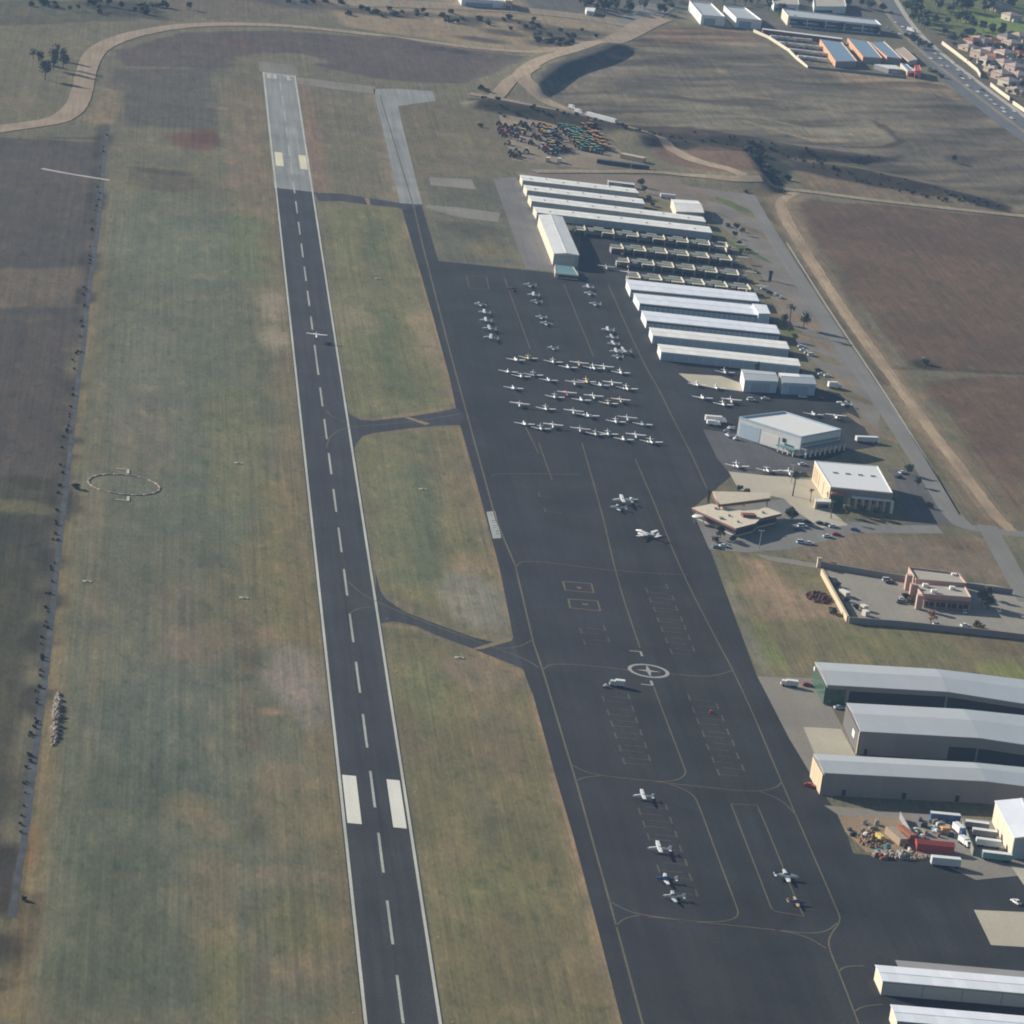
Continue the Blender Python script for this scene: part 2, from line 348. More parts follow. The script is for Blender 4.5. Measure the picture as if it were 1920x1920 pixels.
# beyond the north end
poly([(620,18),(760,14),(1010,25),(1190,55),(1060,100),(1000,105),(800,72),(640,48)], (146,130,110), 6)
for u,v,rx,ry in [(690,22,60,5),(750,30,40,4),(860,34,50,5),(880,42,26,8),(960,40,60,5),(1010,55,50,7),(1060,70,60,8),(1100,62,50,5),(950,62,40,6),(905,75,40,5),(1040,85,50,7),(780,26,26,4)]: blot(u,v,rx,ry,(74,74,74),.85,.9)
poly([(640,-20),(1230,-20),(1230,40),(1150,55),(1010,30),(640,12)], (138,126,110), 5, .9); poly([(960,-20),(1290,-20),(1290,20),(1180,34),(1000,18)],(96,98,98),5,.9)
poly([(300,-20),(640,-20),(640,18),(500,36),(330,34)], (112,102,96), 8, .7); blot(250,20,80,14,(66,68,72),.8); blot(540,6,80,8,(72,76,82),.7)
poly([(1000,160),(1180,80),(1260,44),(1420,66),(1480,112),(1600,140),(1770,160),(1930,262),(1930,400),(1700,352),(1480,292),(1250,240),(1080,205)], (108,102,93), 8)
poly([(1210,70),(1260,44),(1400,62),(1440,84),(1330,82),(1240,90)], (134,113,98), 8, .9)
poly([(1135,185),(1280,182),(1480,200),(1620,220),(1680,262),(1640,280),(1500,272),(1250,232)], (116,111,99), 6, .8)
line([(1140,186),(1280,184),(1480,202),(1600,216),(1660,245),(1690,272)], (98,86,78), 4, 4, .6)
for u,v,rx,ry,c,k in [(1330,192,60,5,(84,82,82),.6),(1420,200,60,4,(86,84,82),.6),(1500,240,90,8,(124,116,104),.6),(1540,262,50,5,(146,128,104),.7),(1560,258,22,3,(126,126,128),.8),(1345,132,14,5,(140,122,98),.8),
     (1450,160,80,12,(96,95,92),.6),(1300,120,80,8,(90,90,86),.6),(1700,300,30,5,(88,86,82),.6),(1800,300,20,8,(74,72,72),.8),(1600,310,120,10,(94,88,82),.6),(1800,230,80,20,(112,102,92),.5),(1370,110,80,6,(88,88,86),.5)]: blot(u,v,rx,ry,c,k)
poly([(1540,130),(1700,140),(1790,160),(1800,188),(1690,172),(1590,160)], (146,128,108), 6, .9); line([(1590,150),(1700,200),(1800,245),(1917,310)], (124,106,94), 5, 4, .5)
poly([(1180,240),(1290,252),(1400,275),(1440,345),(1330,330),(1240,300)], (110,92,84), 6); blot(1370,262,26,6,(146,102,86),.7)
poly([(1400,270),(1440,285),(1492,315),(1480,345),(1425,350)], (48,56,58), 5, .95)
poly([(1000,165),(1060,120),(1180,82),(1180,95),(1120,120),(1060,160),(1010,165)], (72,76,78), 5, .7)  # haul road bank: brush colour deepened with painted slope shade
poly([(880,188),(1000,206),(1160,240),(1300,270),(1300,286),(1140,252),(990,222),(890,200)], (70,70,68), 4, .7)  # yard bank: slope shade painted into the soil with dark brush
poly([(1290,240),(1480,285),(1680,300),(1680,312),(1480,302),(1290,252)], (74,72,72), 5, .7); poly([(1480,296),(1600,322),(1880,388),(1880,396),(1600,338),(1480,318)], (74,70,70), 4, .7)  # both south facing banks, their shade painted dark
poly([(1490,308),(1620,338),(1880,398),(1930,408),(1930,402),(1500,352)], (122,106,92), 5)
poly([(1500,372),(1930,410),(1930,700),(1700,688),(1600,560),(1490,400)], (101,86,78), 6)
blot(1700,440,200,24,(94,78,74),.6); blot(1800,560,160,50,(106,90,80),.5); blot(1750,500,140,30,(110,92,82),.4)
poly([(1722,712),(1930,708),(1930,985),(1880,940),(1800,810)], (104,88,80), 6); blot(1860,900,40,60,(112,98,88),.5); line([(1700,690),(1930,702)], (70,66,64), 5, 4, .7); blot(1735,685,22,9,(50,56,46),.9)
poly([(1415,358),(1485,368),(1600,560),(1700,700),(1800,850),(1900,985),(1830,985),(1700,790),(1600,640),(1500,500)], (118,106,92), 6)
line([(1495,362),(1464,378),(1472,405),(1520,488),(1580,580),(1660,690),(1740,800),(1810,890),(1870,970)], (140,124,106), 15, 8, .85)
line([(1400,360),(1520,560),(1640,730),(1770,900)], (100,98,72), 5, 4, .6); line([(1425,380),(1530,540),(1660,720)], (86,80,76), 5, 4, .7); line([(1520,430),(1600,570),(1680,690)], (82,74,70), 4, 4, .6)
poly([(1480,294),(1600,320),(1740,353),(1895,388),(1895,398),(1740,368),(1600,342),(1480,318)], (58,58,60), 7, .95, 1.6)  # long bank again: shade and brush painted darker and wider
poly([(1180,236),(1290,244),(1400,264),(1520,286),(1640,298),(1690,294),(1690,304),(1600,306),(1480,302),(1380,284),(1280,262),(1180,248)], (64,63,64), 7, .9, 1.6)  # hill bank: brush and slope shade painted as one dark band
poly([(880,184),(1000,204),(1160,240),(1300,268),(1300,286),(1140,254),(990,224),(880,204)], (60,62,62), 6, .9, 1.4)  # bank behind the yard, its shade painted in once more
poly([(1492,312),(1620,342),(1760,372),(1880,398),(1930,408),(1930,402),(1880,392),(1740,362),(1600,334),(1500,308)], (124,110,96), 5, .0)
# graded, furrowed bands along the contours of the hill
hm_ = inside(pz([(1000,160),(1180,80),(1260,44),(1420,66),(1480,112),(1770,160),(1930,262),(1930,405),(1700,355),(1480,300),(1250,250),(1080,205)]))*1.0
cs, sn = math.cos(.62), math.sin(.62); u_, v_ = GX*cs+GY*sn, GY*cs-GX*sn
fur = (vnoise(u_/5.0, v_, 13, 31)-.5)*.75+(vnoise(u_/4.0, v_, 27, 32)-.5)*.5+(vnoise(u_/7.0, v_+.05*u_, 8, 33)-.5)*.5
GC *= (1+hm_*fur)[..., None]
for P_, c_, w_, k_ in (([(1280,181),(1380,181),(1480,194),(1580,210),(1640,226),(1685,260)], (142,126,108), 4, .7), ([(1380,213),(1480,235),(1580,250),(1640,262)], (140,128,110), 8, .6), ([(1397,233),(1470,252),(1533,266),(1585,263)], (150,134,112), 6, .7),
    ([(1640,230),(1672,252),(1690,270),(1660,278),(1580,277)], (70,66,66), 6, .7), ([(1150,190),(1230,188),(1330,196)], (132,122,106), 7, .5), ([(1180,215),(1280,228),(1380,248)], (128,118,102), 8, .5), ([(1330,78),(1420,100),(1500,128),(1600,152)], (130,112,98), 6, .5),
    ([(1290,150),(1400,146),(1500,158)], (84,84,80), 10, .5), ([(1120,110),(1200,100),(1300,108)], (88,86,82), 10, .5), ([(1500,300),(1640,328),(1780,352),(1920,372)], (124,112,96), 12, .4)): line(P_, c_, w_, 3, min(1, k_*1.3))
# east side, near
poly([(1330,1030),(1540,1050),(1600,1165),(1930,1200),(1930,1290),(1540,1245),(1440,1270)], (119,113,92), 6)
poly([(1500,1000),(1840,1010),(1895,1098),(1690,1072),(1540,1055),(1480,1030)], (128,115,103), 5); blot(1640,1050,60,12,(140,118,102),.5); blot(1800,1020,60,14,(112,94,82),.5)
poly([(1380,1045),(1440,1050),(1500,1110),(1560,1120),(1580,1160),(1460,1160),(1410,1110)], (150,128,110), 7, .85); blot(1440,1150,60,12,(140,120,104),.6)
line([(1335,1045),(1385,1150),(1440,1265)], (126,124,112), 4, 3, .7); blot(1452,1235,10,26,(116,127,86),.9); blot(1430,1190,10,30,(118,124,84),.6); blot(1880,1255,50,14,(126,132,82),.7); blot(1700,1210,120,22,(118,118,88),.6); blot(1860,1210,70,14,(104,92,82),.6)
poly([(1885,1130),(1930,1140),(1930,1170),(1890,1150)], (110,122,66), 3, .9)
# north-east: golf green and housing
poly([(1690,-20),(1930,-20),(1930,100),(1840,70),(1760,60),(1700,30)], (104,112,76), 5); poly([(1800,20),(1930,40),(1930,85),(1820,60)], (118,134,78), 4, .9); blot(1850,46,36,5,(150,146,96),.6)
poly([(1740,62),(1930,100),(1930,260),(1860,200),(1780,125)], (108,100,88), 5); poly([(1280,-20),(1650,-20),(1680,70),(1450,60),(1420,40)], (98,100,100), 5, .8)
blot(1470,30,26,9,(90,100,64),.7)
# everything beyond the frame, farmed scrub
edge = sstep((np.maximum(np.maximum(-420-GX, GX-960), np.maximum(-740-GY, GY-2080)))/120)
apply(edge*.8, alb(*gcol((108,102,90))))
GC *= (1+0.13*rnoise(46, 5, .7)+0.10*rnoise(27, 6, 1.9)+.06*rnoise(16, 7, 2.7))[..., None]

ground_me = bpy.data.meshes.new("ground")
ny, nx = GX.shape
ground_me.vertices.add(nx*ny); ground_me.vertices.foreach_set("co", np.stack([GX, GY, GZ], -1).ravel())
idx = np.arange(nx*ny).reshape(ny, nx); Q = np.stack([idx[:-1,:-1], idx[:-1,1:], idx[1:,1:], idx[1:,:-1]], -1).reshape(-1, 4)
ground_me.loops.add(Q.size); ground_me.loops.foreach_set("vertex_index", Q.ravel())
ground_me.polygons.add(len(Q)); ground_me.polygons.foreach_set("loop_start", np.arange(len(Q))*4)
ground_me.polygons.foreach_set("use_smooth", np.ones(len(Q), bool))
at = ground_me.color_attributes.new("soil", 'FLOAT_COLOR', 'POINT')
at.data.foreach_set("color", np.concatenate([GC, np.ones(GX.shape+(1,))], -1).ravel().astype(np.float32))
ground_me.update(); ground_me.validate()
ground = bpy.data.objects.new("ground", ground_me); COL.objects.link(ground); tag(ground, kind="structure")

def ground_material():
    m = bpy.data.materials.new("dry_grass_and_soil"); m.use_nodes = True; nt = m.node_tree; N, L = nt.nodes, nt.links
    b = N["Principled BSDF"]; b.inputs["Roughness"].default_value = 0.95; b.inputs["Specular IOR Level"].default_value = 0.1
    a = N.new("ShaderNodeAttribute"); a.attribute_name = "soil"
    tc = N.new("ShaderNodeTexCoord")
    def noise(scale, sx, sy, detail=6, turn=0.0):
        mp = N.new("ShaderNodeMapping"); mp.inputs["Scale"].default_value = (sx, sy, 1); mp.inputs["Rotation"].default_value = (0, 0, turn)
        n = N.new("ShaderNodeTexNoise"); n.inputs["Scale"].default_value = scale; n.inputs["Detail"].default_value = detail; n.inputs["Roughness"].default_value = .6
        L.new(tc.outputs["Object"], mp.inputs["Vector"]); L.new(mp.outputs["Vector"], n.inputs["Vector"]); return n.outputs["Fac"]
    def ramp(f, lo, hi, c0, c1):
        r = N.new("ShaderNodeValToRGB"); e = r.color_ramp.elements
        e[0].position, e[1].position = lo, hi; e[0].color, e[1].color = (*c0, 1), (*c1, 1); L.new(f, r.inputs[0]); return r.outputs[0]
    def mul(x, y, fac=1.0):
        n = N.new("ShaderNodeMix"); n.data_type = 'RGBA'; n.blend_type = 'MULTIPLY'; n.inputs[0].default_value = fac
        L.new(x, n.inputs[6]); L.new(y, n.inputs[7]); return n.outputs[2]
    c = a.outputs["Color"]
    c = mul(c, ramp(noise(0.05, 1, .5, 6), .3, .7, (.84,.90,.88), (1.15,1.11,1.07)))       # patches of drier and greener growth
    amt = ramp(noise(0.012, 1, 1, 3, 1.0), .35, .65, (.25,.25,.25), (1,1,1))
    st = ramp(noise(0.42, 1, 0.007, 3), .3, .7, (.80,.82,.85), (1.20,1.19,1.16))                # mowing and drilling streaks along the runway
    n = N.new("ShaderNodeMix"); n.data_type = 'RGBA'; n.blend_type = 'MULTIPLY'; L.new(amt, n.inputs[0]); L.new(c, n.inputs[6]); L.new(st, n.inputs[7]); c = n.outputs[2]
    c = mul(c, ramp(noise(1.15, 1, .012, 2), .3, .7, (.88,.89,.91), (1.11,1.11,1.10)))
    c = mul(c, ramp(noise(0.19, 1, .28, 6), .3, .7, (.86,.88,.89), (1.14,1.12,1.10)))
    c = mul(c, ramp(noise(0.85, 1, .3, 6), .28, .72, (.78,.80,.81), (1.22,1.20,1.19)))       # tufts
    bare = ramp(noise(0.12, 1, .35, 8), .54, .66, (0,0,0), (.85,.85,.85)); sc_ = N.new("ShaderNodeMix"); sc_.data_type = 'RGBA'; sc_.blend_type = 'MULTIPLY'
    sc_.inputs[7].default_value = (1.30, 1.21, 1.15, 1); L.new(bare, sc_.inputs[0]); L.new(c, sc_.inputs[6]); c = sc_.outputs[2]
    rank = ramp(noise(0.2, 1, .35, 8), .55, .66, (0,0,0), (.8,.8,.8)); sd_ = N.new("ShaderNodeMix"); sd_.data_type = 'RGBA'; sd_.blend_type = 'MULTIPLY'
    sd_.inputs[7].default_value = (.66, .78, .70, 1); L.new(rank, sd_.inputs[0]); L.new(c, sd_.inputs[6]); c = sd_.outputs[2]
    L.new(c, b.inputs["Base Color"])
    return m
ground_me.materials.append(ground_material())

# ---------------------------------------------------------------- paving and roads
def pave_mat(name, c, var=.07, streak=.05, warm=0.0, patch=0.0):
    m = bpy.data.materials.new(name); m.use_nodes = True; nt = m.node_tree; N, L = nt.nodes, nt.links
    b = N["Principled BSDF"]; b.inputs["Roughness"].default_value = 0.9; b.inputs["Specular IOR Level"].default_value = 0.2
    tc = N.new("ShaderNodeTexCoord"); col = None
    for sc, sx, sy, v in ((.03, 1, 1, var), (.35, 1, .03, streak), (.7, 1, 1, var*.8), (2.5, 1, 1, var*.7)):
        mp = N.new("ShaderNodeMapping"); mp.inputs["Scale"].default_value = (sx, sy, 1); n = N.new("ShaderNodeTexNoise")
        n.inputs["Scale"].default_value = sc; n.inputs["Detail"].default_value = 5
        L.new(tc.outputs["Object"], mp.inputs["Vector"]); L.new(mp.outputs["Vector"], n.inputs["Vector"])
        r = N.new("ShaderNodeValToRGB"); e = r.color_ramp.elements; e[0].position, e[1].position = .3, .7
        e[0].color = (1-v*1.5, 1-v*1.5, 1-v*1.5, 1); e[1].color = (1+v*1.5, 1+v*1.5*(1-warm), 1+v*1.5*(1-warm), 1); L.new(n.outputs["Fac"], r.inputs[0])
        if col is None:
            k = N.new("ShaderNodeRGB"); k.outputs[0].default_value = (*c, 1); col = k.outputs[0]
        x = N.new("ShaderNodeMix"); x.data_type = 'RGBA'; x.blend_type = 'MULTIPLY'; x.inputs[0].default_value = 1
        L.new(col, x.inputs[6]); L.new(r.outputs[0], x.inputs[7]); col = x.outputs[2]
    if patch:                                 # paving lanes laid at different times, sealed cracks, oil and tyre darkening
        mp = N.new("ShaderNodeMapping"); mp.inputs["Scale"].default_value = (.13, .006, 1); L.new(tc.outputs["Object"], mp.inputs["Vector"])
        fl = N.new("ShaderNodeVectorMath"); fl.operation = 'FLOOR'; L.new(mp.outputs["Vector"], fl.inputs[0])
        wn = N.new("ShaderNodeTexWhiteNoise"); wn.noise_dimensions = '3D'; L.new(fl.outputs[0], wn.inputs["Vector"])
        vo = N.new("ShaderNodeTexVoronoi"); vo.feature = 'DISTANCE_TO_EDGE'; vo.inputs["Scale"].default_value = .05; L.new(tc.outputs["Object"], vo.inputs["Vector"])
        r2 = N.new("ShaderNodeMapRange"); r2.inputs["From Max"].default_value = .012; r2.inputs["To Min"].default_value = 1-patch*1.6; r2.inputs["To Max"].default_value = 1; L.new(vo.outputs["Distance"], r2.inputs["Value"])
        r3 = N.new("ShaderNodeMapRange"); r3.inputs["To Min"].default_value = 1-patch; r3.inputs["To Max"].default_value = 1+patch; L.new(wn.outputs["Value"], r3.inputs["Value"])
        nz = N.new("ShaderNodeTexNoise"); nz.inputs["Scale"].default_value = .35; nz.inputs["Detail"].default_value = 3; L.new(tc.outputs["Object"], nz.inputs["Vector"])
        r4 = N.new("ShaderNodeMapRange"); r4.inputs["From Min"].default_value = .62; r4.inputs["From Max"].default_value = .72; r4.inputs["To Min"].default_value = 1; r4.inputs["To Max"].default_value = 1-patch*2; L.new(nz.outputs["Fac"], r4.inputs["Value"])
        k1 = N.new("ShaderNodeMath"); k1.operation = 'MULTIPLY'; L.new(r2.outputs[0], k1.inputs[0]); L.new(r3.outputs[0], k1.inputs[1])
        k2 = N.new("ShaderNodeMath"); k2.operation = 'MULTIPLY'; L.new(k1.outputs[0], k2.inputs[0]); L.new(r4.outputs[0], k2.inputs[1])
        x = N.new("ShaderNodeVectorMath"); x.operation = 'SCALE'; L.new(col, x.inputs[0]); L.new(k2.outputs[0], x.inputs["Scale"]); col = x.outputs[0]
    L.new(col, b.inputs["Base Color"]); MATS[name] = m
    return m
M_ASPH  = pave_mat("dark_asphalt", alb(67,72,81), .12, .12, patch=.09)
M_ASPH2 = pave_mat("apron_asphalt", alb(56,62,71), .17, .08, patch=.12)
M_ASPHM = pave_mat("mid_grey_asphalt", alb(96,98,102), .10, .05, patch=.05)
M_ASPHO = pave_mat("old_grey_asphalt", alb(142,145,145), .08, .12, patch=.08)
M_GRAV  = pave_mat("gravel", alb(128,124,120), .13, .05)
M_ROADG = pave_mat("grey_road", alb(130,130,128), .06, .05)
M_HWY   = pave_mat("highway_asphalt", alb(108,112,118), .06, .05)
M_DIRT  = pave_mat("dirt_road", alb(156,143,126), .10, .10, .1)
M_PAD   = pave_mat("pale_concrete_slabs", alb(186,180,164), .06, .02)
M_PADG  = pave_mat("grey_concrete_slabs", alb(140,136,130), .08, .02)
M_YARD  = pave_mat("bare_dirt", alb(150,132,112), .15, .02)
M_WMARK = pave_mat("white_marking", alb(190,192,182), .10, .06)
M_WBLOCK= pave_mat("bright_white_marking", alb(222,222,212), .04, .03)
M_YMARK = pave_mat("faded_yellow_marking", alb(108,105,94), .14, .02)
M_YMARK2= pave_mat("worn_marking", alb(98,97,92), .16, .02)
M_WATER = mat("ditch_water", (0.080,0.086,0.092), 0.8, 0.42, 0.12, spec=0.15)

def fillpoly(name, P, z, m):
    me = bpy.data.meshes.new(name)
    from mathutils.geometry import tessellate_polygon
    tris = tessellate_polygon([[Vector((x, y, 0)) for x, y in P]])
    fs = []
    for t in tris:
        a, b, c = (P[i] for i in t)
        fs.append(t if (b[0]-a[0])*(c[1]-a[1])-(c[0]-a[0])*(b[1]-a[1]) > 0 else t[::-1])
    me.from_pydata([(x, y, z) for x, y in P], [], fs); me.materials.append(m); me.update()
    o = bpy.data.objects.new(name, me); COL.objects.link(o); return tag(o, kind="structure")
def smooth_line(P, step=6.0, rounds=2):
    for _ in range(rounds):
        Q = [P[0]]
        for a, b in zip(P, P[1:]): Q += [(a[0]*.75+b[0]*.25, a[1]*.75+b[1]*.25), (a[0]*.25+b[0]*.75, a[1]*.25+b[1]*.75)]
        P = Q+[P[-1]]
    out = [P[0]]
    for a, b in zip(P, P[1:]):
        n = max(1, int(math.dist(a, b)/step))
        out += [(a[0]+(b[0]-a[0])*i/n, a[1]+(b[1]-a[1])*i/n) for i in range(1, n+1)]
    return out
ROADN = [0]
def ribbon(mb, P, w, z=None, across=1, off=0.0, jit=0.0):
    n = len(P); rows = []
    for i, (x, y) in enumerate(P):
        a, b = P[max(0, i-1)], P[min(n-1, i+1)]; l = math.dist(a, b) or 1; nx_, ny_ = -(b[1]-a[1])/l, (b[0]-a[0])/l
        ww = w[0]+(w[1]-w[0])*i/(n-1) if isinstance(w, tuple) else w
        j0, j1 = RND.uniform(-jit, jit), RND.uniform(-jit, jit)
        row = []
        for k in range(across+1):
            d = off+(ww/2+j0)-(ww+j0+j1)*k/across; X, Y = x+nx_*d, y+ny_*d
            row.append((X, Y, z if z is not None else terr(X, Y)+.16+.03*ROADN[0]))
        rows.append(row)
    k0 = len(mb.v); c = across+1
    for r in rows: mb.v += r
    for i in range(n-1):
        for k in range(across):
            a = k0+i*c+k; mb.f.append((a, a+c, a+c+1, a+1)); mb.m.append(0)
    return mb
def road(name, pts, w, m, z=None, jit=0.3):
    P = smooth_line([px(u, v, 0) for u, v in pts]); ROADN[0] = (ROADN[0]+1) % 9; mb = ribbon(MB(), P, w, z, 1 if z is not None else 6, jit=jit)
    return struct(name, mb, m)

Z1, Z2, Z3, Z4, Z5 = .020, .028, .036, .044, .052
# runway (its centre line is the axis x = 0)
yt = px(525, 139)[1]; ys = px(560, 357)[1]
struct("runway", MB().sheet([(-12.4,-1150),(12.4,-1150),(12.4,ys),(-12.4,ys)], Z2), M_ASPH)
struct("runway_end", MB().sheet([(-12.4,ys),(12.4,ys),(12.4,yt+1.5),(-12.4,yt+1.5)], Z2), M_ASPHO)
struct("blast_pad", MB().sheet([(-14.5,yt+2.2),(14.5,yt+2.2),(13.5,yt+46),(-14,yt+46)], Z2), pave_mat("faded_blast_pad", alb(128,126,118), .1, .1))
mk = MB()
for s in (-1, 1): mk.sheet([(s*11.45-.5,-1140),(s*11.45+.5,-1140),(s*11.45+.5,yt),(s*11.45-.5,yt)], Z3)
mk.sheet([(-11.9,yt-.9),(11.9,yt-.9),(11.9,yt+.7),(-11.9,yt+.7)], Z4)
struct("runway_edge_line", mk, M_WMARK)
mk = MB()
ft = .3048
for i in range(13):
    y = 1008.456-i*200*ft
    L_ = 120*ft if i < 12 else 100*ft
    mk.sheet([(-.45,y-L_),(.45,y-L_),(.45,y),(-.45,y)], Z3)
y = px(590, 647)[1]; y2 = px(597, 703)[1]; mk.sheet([(-.45,y2),(.45,y2),(.45,y),(-.45,y)], Z3)
for i in range(21):
    y = 124.278-i*200*ft; mk.sheet([(-.45,y-120*ft),(.45,y-120*ft),(.45,y),(-.45,y)], Z3)
struct("runway_centre_line", mk, pave_mat("worn_white_marking", alb(168,172,166), .16, .08))
mk = MB()
for q in ([(641.4,1452.8),(668.4,1455.2),(677.3,1544.8),(651.3,1543.6)], [(724.5,1461),(749.5,1463.5),(762.5,1553.6),(737.5,1551.3)]): 
    P = pz(q); x0 = (P[0][0]+P[3][0])/2; x1 = (P[1][0]+P[2][0])/2; y1 = (P[0][1]+P[1][1])/2; y0 = (P[2][1]+P[3][1])/2
    mk.sheet([(x0,y0),(x1,y0),(x1,y1),(x0,y1)], Z4)
struct("aiming_point_marking", mk, M_WBLOCK)
mk = MB()
for q in ([(514.4,285),(529.7,286),(531.5,311.5),(517.5,310.8)], [(559.7,290.5),(574,292),(576,317.5),(562.8,317)]):
    P = pz(q); x0 = (P[0][0]+P[3][0])/2; x1 = (P[1][0]+P[2][0])/2; y1 = (P[0][1]+P[1][1])/2; y0 = (P[2][1]+P[3][1])/2
    mk.sheet([(x0,y0),(x1,y0),(x1,y1),(x0,y1)], Z4)
struct("far_aiming_point_marking", mk, pave_mat("cream_marking", alb(216,212,186), .05, .03))
# tyre rubber where aircraft touch down
mk = MB(); r9 = random.Random(3)
for k in range(46):
    y0 = r9.uniform(-640, -230) if k % 3 else r9.uniform(350, 560); L9 = r9.uniform(18, 90); x = r9.choice((-1, 1))*abs(r9.gauss(2.0, 1.3)); w9 = r9.uniform(.18, .5)
    mk.sheet([(x-w9/2,y0),(x+w9/2,y0),(x+w9*.3+r9.uniform(-.4,.4),y0+L9),(x-w9*.3,y0+L9)], Z2+.0015+k*.00004)
struct("tyre_marks", mk, pave_mat("rubber_stain", alb(60,65,75), .1, .1))
# runway number 18 at the far end, read by traffic landing towards us
mk = MB(); yb = yt-4
def rect(x0, y0, x1, y1): mk.sheet([(x0,y0),(x1,y0),(x1,y1),(x0,y1)], Z4)
x = -9.0                                   # the 8, upside down from here
rect(x, yb-18, x+1.9, yb); rect(x+5, yb-18, x+6.9, yb); rect(x+1.9, yb-3.2, x+5, yb); rect(x+1.9, yb-18, x+5, yb-14.8); rect(x+1.9, yb-10.6, x+5, yb-7.4)
x = 3.2; rect(x+2.2, yb-18, x+4.2, yb-3); rect(x, yb-3, x+6.4, yb); rect(x+4.2, yb-16.5, x+5.6, yb-13)
struct("runway_number", mk, M_WMARK)

# taxiway and aprons
fillpoly("old_taxiway", pz([(700,167),(738,166),(812,171),(817,189),(746,199),(768,290),(792,384),(750,383),(728,285)]), Z1, M_ASPHO)
fillpoly("taxiway_stub", pz([(553,144),(600,150),(703,162),(703,176),(620,166),(555,156)]), Z1, pave_mat("faded_taxiway", alb(134,131,122), .1, .1))
APRON = [(751,383),(790,383),(822,489),(985,506),(1085,516),(1085,497),(1090,430),(1110,418),(1335,440),(1372,470),(1410,540),(1500,690),(1515,720),(1592,752),(1605,770),(1640,838),(1588,846),(1540,866),(1500,868),(1540,930),(1372,892),
         (1300,952),(1332,1032),(1420,1270),(1520,1453),(1580,1540),(1600,1600),(1930,1635),(1960,2080),(1230,2080),(1165,1915),(1120,1738),(1075,1568),(1040,1450),(1000,1305),(985,1268),(962,1193),(936,1062),(908,960),(888,885),(862,795),(853,756),(842,705),(812,594),(782,490)]
fillpoly("apron", pz(APRON), Z1, M_ASPH2)
fillpoly("apron_slab", pz([(862,795),(888,885),(908,960),(936,1062),(962,1193),(985,1268),(1000,1305),(1040,1450),(1075,1568),(1120,1738),(1165,1915),(1230,2080),(1420,2080),(1300,1690),(1180,1280),(1150,1060),(920,905)]), Z2, pave_mat("newer_asphalt", alb(59,64,74), .13, .08, patch=.10))
fillpoly("lighter_apron", pz([(1318,805),(1375,812),(1470,855),(1545,868),(1530,885),(1372,892),(1345,860)]), Z3, M_ASPHM)
fillpoly("taxiway_connector", pz([(590,361),(640,363),(690,371),(751,381),(795,384),(760,394),(745,389),(690,384),(640,377),(597,377)]), Z1+.004, M_ASPH)
fillpoly("taxiway_crossing", pz([(645,752),(655,776),(675,787),(700,789),(760,782),(820,773),(858,765),(870,780),(862,797),(820,798),(760,804),(700,812),(680,818),(668,832),(655,860)]), Z1+.004, M_ASPH)
fillpoly("taxiway_exit", pz([(704,1072),(712,1105),(722,1122),(760,1148),(830,1174),(888,1195),(930,1205),(963,1196),(990,1262),(975,1252),(940,1238),(880,1214),(820,1192),(780,1174),(740,1165),(716,1168),(708,1172)]), Z1+.004, M_ASPH)
bd = MB(); bd.sheet(pz([(884,1217),(948,1197),(962,1196),(958,1202),(905,1217)]), Z3)
bd.sheet(pz([(758,783),(766,782),(806,794),(798,797)]), Z3); struct("concrete_band", bd, pave_mat("tan_concrete_band", alb(140,126,104), .1, .02))
struct("edge_strip", MB().sheet(pz([(683,371),(692,372),(695,384),(689,384)]), Z3), MATS["tan_concrete_band"])
pads = MB()
for q in ([(804,332),(884,336),(893,355),(808,347)], [(800,384),(860,389),(938,399),(934,416),(880,410),(848,404),(800,390)]): pads.sheet(pz(q), Z1)
struct("concrete_strip", pads, pave_mat("old_concrete_strip", alb(136,134,126), .1, .05))
fillpoly("gravel_lane", pz([(925,335),(968,332),(1010,405),(1045,508),(985,504),(955,420)]), Z1-.004, pave_mat("grey_gravel", alb(122,121,121), .12, .06))
fillpoly("gravel_lot", pz([(1325,352),(1408,362),(1440,412),(1500,505),(1560,600),(1650,735),(1648,838),(1610,770),(1500,650),(1445,548),(1395,458),(1335,412)]), Z1-.004, M_GRAV)
fillpoly("dirt_apron", pz([(965,322),(1250,330),(1345,352),(1345,412),(1195,360),(975,332)]), Z1-.008, pave_mat("mixed_dirt", alb(128,118,110), .14, .04))
fillpoly("hangar_apron", pz([(1272,700),(1352,705),(1400,722),(1402,735),(1300,722)]), Z2, M_PAD)
fillpoly("concrete_apron", pz([(1366,884),(1440,892),(1528,897),(1560,960),(1590,985),(1540,990),(1495,960),(1470,935),(1385,918)]), Z4, M_PAD)
fillpoly("parking_lot", pz([(1470,935),(1540,975),(1690,985),(1755,985),(1770,1000),(1600,1000),(1560,1012),(1480,1030),(1400,1036),(1330,1030),(1300,962)]), Z2, M_ROADG)
fillpoly("side_parking", pz([(1672,880),(1720,880),(1800,985),(1700,985)]), Z2, M_ASPHM)
fillpoly("front_apron", pz([(1420,1268),(1530,1272),(1600,1400),(1560,1500),(1522,1455),(1480,1385)]), Z2, M_PADG)
fillpoly("concrete_pad", pz([(1506,1363),(1577,1367),(1605,1418),(1528,1415)]), Z3, M_PAD)
fillpoly("white_pad", pz([(1826,1706),(1935,1711),(1960,1778),(1858,1772)]), Z3, M_PAD)
fillpoly("corner_pad", pz([(1895,1623),(1940,1627),(1950,1680),(1920,1660)]), Z3, M_PAD)
fillpoly("hangar_lane", pz([(1545,1510),(1930,1545),(1930,1640),(1830,1650),(1700,1590),(1575,1530)]), Z2, M_PADG)
fillpoly("storage_yard", pz([(1570,1527),(1690,1535),(1740,1560),(1735,1600),(1700,1605),(1625,1598),(1585,1560)]), Z3, M_YARD)
